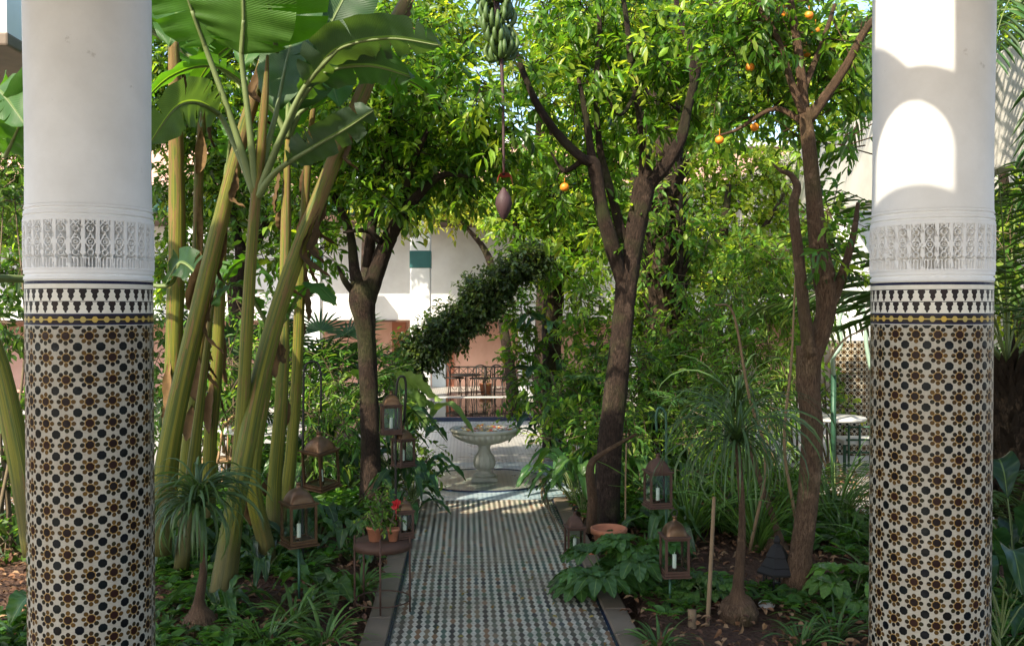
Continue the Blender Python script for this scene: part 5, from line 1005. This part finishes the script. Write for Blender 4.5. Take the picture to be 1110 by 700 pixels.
# ============================================================ LANTERNS
def rot2(x,y,a): return x*math.cos(a)-y*math.sin(a),x*math.sin(a)+y*math.cos(a)
def lantern(base,wd,h,rot,label,mat='copper',dome='copper',ring=True,tilt=(0,0),name='lantern'):
    """glazed square lantern: base plate, 4 corner bars, panes, domed roof, candle. built at origin"""
    t=empty(name,(0,0,0)); tag(t,label,'lantern','glass lanterns in the garden'); hw=wd/2; bh=h*.58
    m=MB(); box(m,(-hw*1.15,-hw*1.15,0),(hw*1.15,hw*1.15,.012)); box(m,(-hw*1.02,-hw*1.02,.0121),(hw*1.02,hw*1.02,.03)); m.build('base_plate',M[mat],t,smooth=False,bevel=.003)
    m=MB(); g=.008
    for sx in (-1,1):
        for sy in (-1,1): x=sx*(hw-g);y=sy*(hw-g); box(m,(x-g,y-g,.0305),(x+g,y+g,bh))
    for z in (.032,bh-.014):
        for s_ in (-1,1): box(m,(-hw+2*g+.001,s_*(hw-g)-.005,z),(hw-2*g-.001,s_*(hw-g)+.005,z+.012)); box(m,(s_*(hw-g)-.005,-hw+2*g+.001,z),(s_*(hw-g)+.005,hw-2*g-.001,z+.012))
    m.build('frame',M[mat],t,smooth=False)
    for s_ in (-1,1):
        m=MB(); box(m,(-hw+2*g,s_*(hw-g)-.001,.045),(hw-2*g,s_*(hw-g)+.001,bh-.015)); m.build('glass_pane',M['glass'],t,smooth=False)
        m=MB(); box(m,(s_*(hw-g)-.001,-hw+2*g,.045),(s_*(hw-g)+.001,hw-2*g,bh-.015)); m.build('glass_pane',M['glass'],t,smooth=False)
    m=MB(); box(m,(-hw*1.12,-hw*1.12,bh+.001),(hw*1.12,hw*1.12,bh+.014)); e=m.build('eave',M[mat],t,smooth=False,bevel=.003)
    # square-ish dome
    m=MB(); k=32; a=np.linspace(0,2*np.pi,k,endpoint=False); sq=1/np.maximum(np.abs(np.cos(a)),np.abs(np.sin(a))); V=[];pr=[(1,.0),(.98,.25),(.9,.5),(.72,.75),(.42,.93),(.22,1.0),(.2,1.25),(.24,1.3),(.16,1.38),(.001,1.4)]
    dh=h*.2
    for r_,z in pr:
        mixf=max(0,1-z*.8); V+= [(hw*.86*r_*(1+(s_-1)*mixf)*math.cos(q),hw*.86*r_*(1+(s_-1)*mixf)*math.sin(q),bh+.0145+dh*z) for q,s_ in zip(a,sq)]
    i=np.arange(len(pr)-1)[:,None]*k; j=np.arange(k)[None]; j2=(j+1)%k
    m.add(V,np.stack([i+j,i+j2,i+k+j2,i+k+j],-1).reshape(-1,4)); m.build('domed_roof',M[dome],t)
    if ring: m=MB(); q=np.linspace(0,2*np.pi,17); zt=bh+.0145+dh*1.4+.018; tube(m,np.stack([.02*np.cos(q),0*q,zt+.022*np.sin(q)],1),.0035,k=5,spline=False,cap=False); m.build('ring',M['iron'],t)
    m=MB(); lathe(m,[(.001,.031),(.02,.031),(.022,.05),(.001,.05)],(0,0,0),16); m.build('candle_holder',M[mat],t)
    m=MB(); lathe(m,[(.0135,.05),(.0135,.14),(.001,.142)],(.0,0,0),16); tube(m,[(0,0,.14),(0,0,.155)],.0015,k=4,spline=False); m.build('candle',M['candle'],t)
    t.location=Vector(base); t.rotation_euler=(tilt[0],tilt[1],rot); return t
def pole(pts,label,r=.009,mat='iron'):
    m=MB(); P=wp(pts); tube(m,P,r,k=8,n=6); tag(m.build('lantern_pole',M[mat],loc=P[0]),label,'pole','iron lantern poles')
# left front lantern on pole
p=W(324,590,6.3); g=G(323,662)
lantern(p,.185,.47,.55,'copper domed lantern on the left front pole with short candle')
m=MB(); tube(m,[(p[0],p[1],-.05),(p[0],p[1],p[2]-.002)],.009,k=8,spline=False); tag(m.build('lantern_pole',M['green_iron'],loc=(p[0],p[1],0)),'straight green pole under the left front copper lantern','pole','iron lantern poles')
# tilted lantern behind on hooked pole
lantern(W(349,528,7.3),.20,.50,.9,'tilted copper domed lantern hanging behind the left front lantern',tilt=(.05,-.12))
b=W(332,600,7.4); pole([(328,640,7.4),(328,520,7.4),(329,430,7.4),(330,400,7.4),(338,392,7.4),(347,400,7.4),(348,447,7.4)],'tall hooked pole holding the tilted copper lantern')
# pair of dark lanterns by citrus trunk
lantern(W(424,470,8.2),.17,.42,.2,'upper dark lantern of the pair right of the dark citrus trunk',mat='rust'); lantern(W(437,505,8.3),.15,.40,.7,'lower dark lantern of the pair right of the dark citrus trunk',mat='rust')
pole([(429,560,8.25),(429,480,8.25),(430,418,8.25),(437,408,8.25),(440,420,8.28),(438,458,8.3)],'slim hooked pole carrying the pair of dark lanterns',.011)
# stand with pots
cs=G(418,668); sx,sy=cs[0]-.03,cs[1]+.15; H=.46
t=empty('plant_stand',(sx,sy,0)); tag(t,'half round rusty iron plant stand on thin legs at the left kerb','plant stand')
m=MB(); lathe(m,[(.001,H),(.19,H),(.195,H-.05),(.185,H-.05),(.18,H-.01),(.001,H-.01)],(sx,sy,0),40); m.build('tray',M['rust'],t)
for a in (-1.57,-.3,2.4,3.5): m=MB(); tube(m,[(sx+.19*math.cos(a),sy+.19*math.sin(a),-.02),(sx+.19*math.cos(a),sy+.19*math.sin(a),H+.05)],.007,k=6,spline=False); m.build('leg',M['rust'],t)
m=MB(); a=np.linspace(0,6.28,25); tube(m,np.stack([sx+.185*np.cos(a),sy+.185*np.sin(a),np.full(25,.07)],1),.005,k=5,spline=False,cap=False); m.build('lower_ring',M['rust'],t)
def potted(c,r,h,label,blobs,flower=False):
    t=empty('potted_plant',c); tag(t,label,'potted plant'); m=MB(); lathe(m,[(.001,0),(r*.7,0),(r*.95,h*.8),(r*1.06,h*.8),(r*1.08,h),(r*.96,h),(r*.9,h*.85),(.001,h*.82)],c,32); m.build('pot',M['pot'],t)
    l=MB(); s=MB(); crown(l,s,blobs,dens=3,ll=.035,lw=.017,twl=.08,kl=8,base=(.08,.16,.03),young=(.16,.26,.05),py=.4); l.build('foliage',M['fine'],t); s.build('stems',M['twigs'],t)
    if flower:
        m=MB(); c2=np.array(c)+[.02,0,.24]; tube(m,[c2-[0,0,.1],c2],.003,k=4); v_=unit(rng.standard_normal((26,3))); leaves(m,np.tile(c2,(26,1)),v_,unit(rng.standard_normal((26,3))),.04,.03,colvar(26,(.5,.03,.03),.1)); m.build('red_flower',M['flower'],t)
potted((sx-.05,sy-.02,H+.002),.055,.10,'terracotta pot with bushy pale green herb on the iron stand',[((sx-.06,sy,H+.22),(.10,.10,.11)),((sx-.02,sy-.03,H+.15),(.09,.08,.05))])
potted((sx+.07,sy-.03,H+.002),.04,.085,'smaller terracotta pot with red flower beside the lantern on the stand',[((sx+.07,sy-.03,H+.16),(.05,.05,.06))],True)
lantern((sx+.14,sy+.06,H+.003),.105,.30,.3,'small copper lantern standing on the iron plant stand',mat='rust')
# right lanterns
lantern(G(623,602),.145,.40,.1,'dark lantern standing on the ground at the right kerb',mat='rust',dome='rust')
lantern(W(713,549,7.1),.17,.45,.12,'dark domed lantern hanging on the hooked pole at right',mat='rust',dome='rust')
pole([(722,640,7.1),(722,540,7.1),(722,460,7.1),(720,446,7.1),(714,442,7.1),(711,452,7.1),(712,468,7.1)],'tall hooked green pole behind the right lanterns',.010,'green_iron')
p=W(731,623,6.35); lantern(p,.165,.45,.05,'dark framed lantern with copper dome on the right front pole',mat='rust')
m=MB(); tube(m,[(p[0]-.03,p[1],-.05),(p[0]-.03,p[1],p[2]-.002)],.009,k=8,spline=False); tag(m.build('lantern_pole',M['green_iron'],loc=(p[0],p[1],0)),'straight dark pole under the right front lantern','pole','iron lantern poles')
# big terracotta pot by the large tree
c=G(663,602); c=c+np.array([0,.15,0]); t=empty('flower_pot',c); tag(t,'empty wide terracotta pot leaning by the large citrus trunk','pot'); m=MB(); lathe(m,[(.001,0),(.10,0),(.13,.15),(.15,.15),(.152,.19),(.14,.195),(.13,.18),(.12,.13),(.001,.12)],c,40); m.build('pot_body',M['pot'],t)
c=G(641,604); m=MB(); lathe(m,[(.001,0),(.025,0),(.03,.07),(.026,.07),(.024,.02),(.001,.02)],c,20); tag(m.build('candle_cup',M['pot'],loc=c),'tiny clay cup beside the ground lantern','cup')
# moroccan black lantern
c=G(842,641); t=empty('pagoda_lantern',c); tag(t,'small black tiered metal lantern on the soil by the forked tree','lantern')
def ngon(m,prof,c,k=6): lathe(m,prof,c,k)
m=MB(); ngon(m,[(.001,.03),(.13,.03),(.13,.012),(.10,.0),(.001,0)],c); m.build('base',M['black'],t,smooth=False)
m=MB(); ngon(m,[(.001,.045),(.115,.045),(.115,.0301),(.001,.0301)],c); m.build('lower_tier',M['black'],t,smooth=False)
for q_ in range(6):
    a=q_/6*6.283; m=MB(); tube(m,[c+[.095*math.cos(a),.095*math.sin(a),.045],c+[.095*math.cos(a),.095*math.sin(a),.135]],.006,k=5,spline=False); m.build('post',M['black'],t)
m=MB(); ngon(m,[(.14,.135),(.145,.15),(.115,.185),(.11,.185),(.115,.19),(.075,.25),(.08,.255),(.045,.32),(.02,.34),(.026,.36),(.015,.39),(.001,.40)],c); m.build('tiered_roof',M['black'],t,smooth=False)
m=MB(); lathe(m,[(.001,.046),(.03,.046),(.03,.10),(.001,.10)],c,12); m.build('candle_jar',M['glass'],t)
c=G(831,658); m=MB(); a=np.linspace(-1.57,1.57,10); lathe(m,[(.055*math.cos(q)+1e-4,.028*math.sin(q)+.02) for q in a],c,20); tag(m.build('round_stone',M['cobble'],loc=c),'pale rounded stone on the soil beside the black lantern','stone')
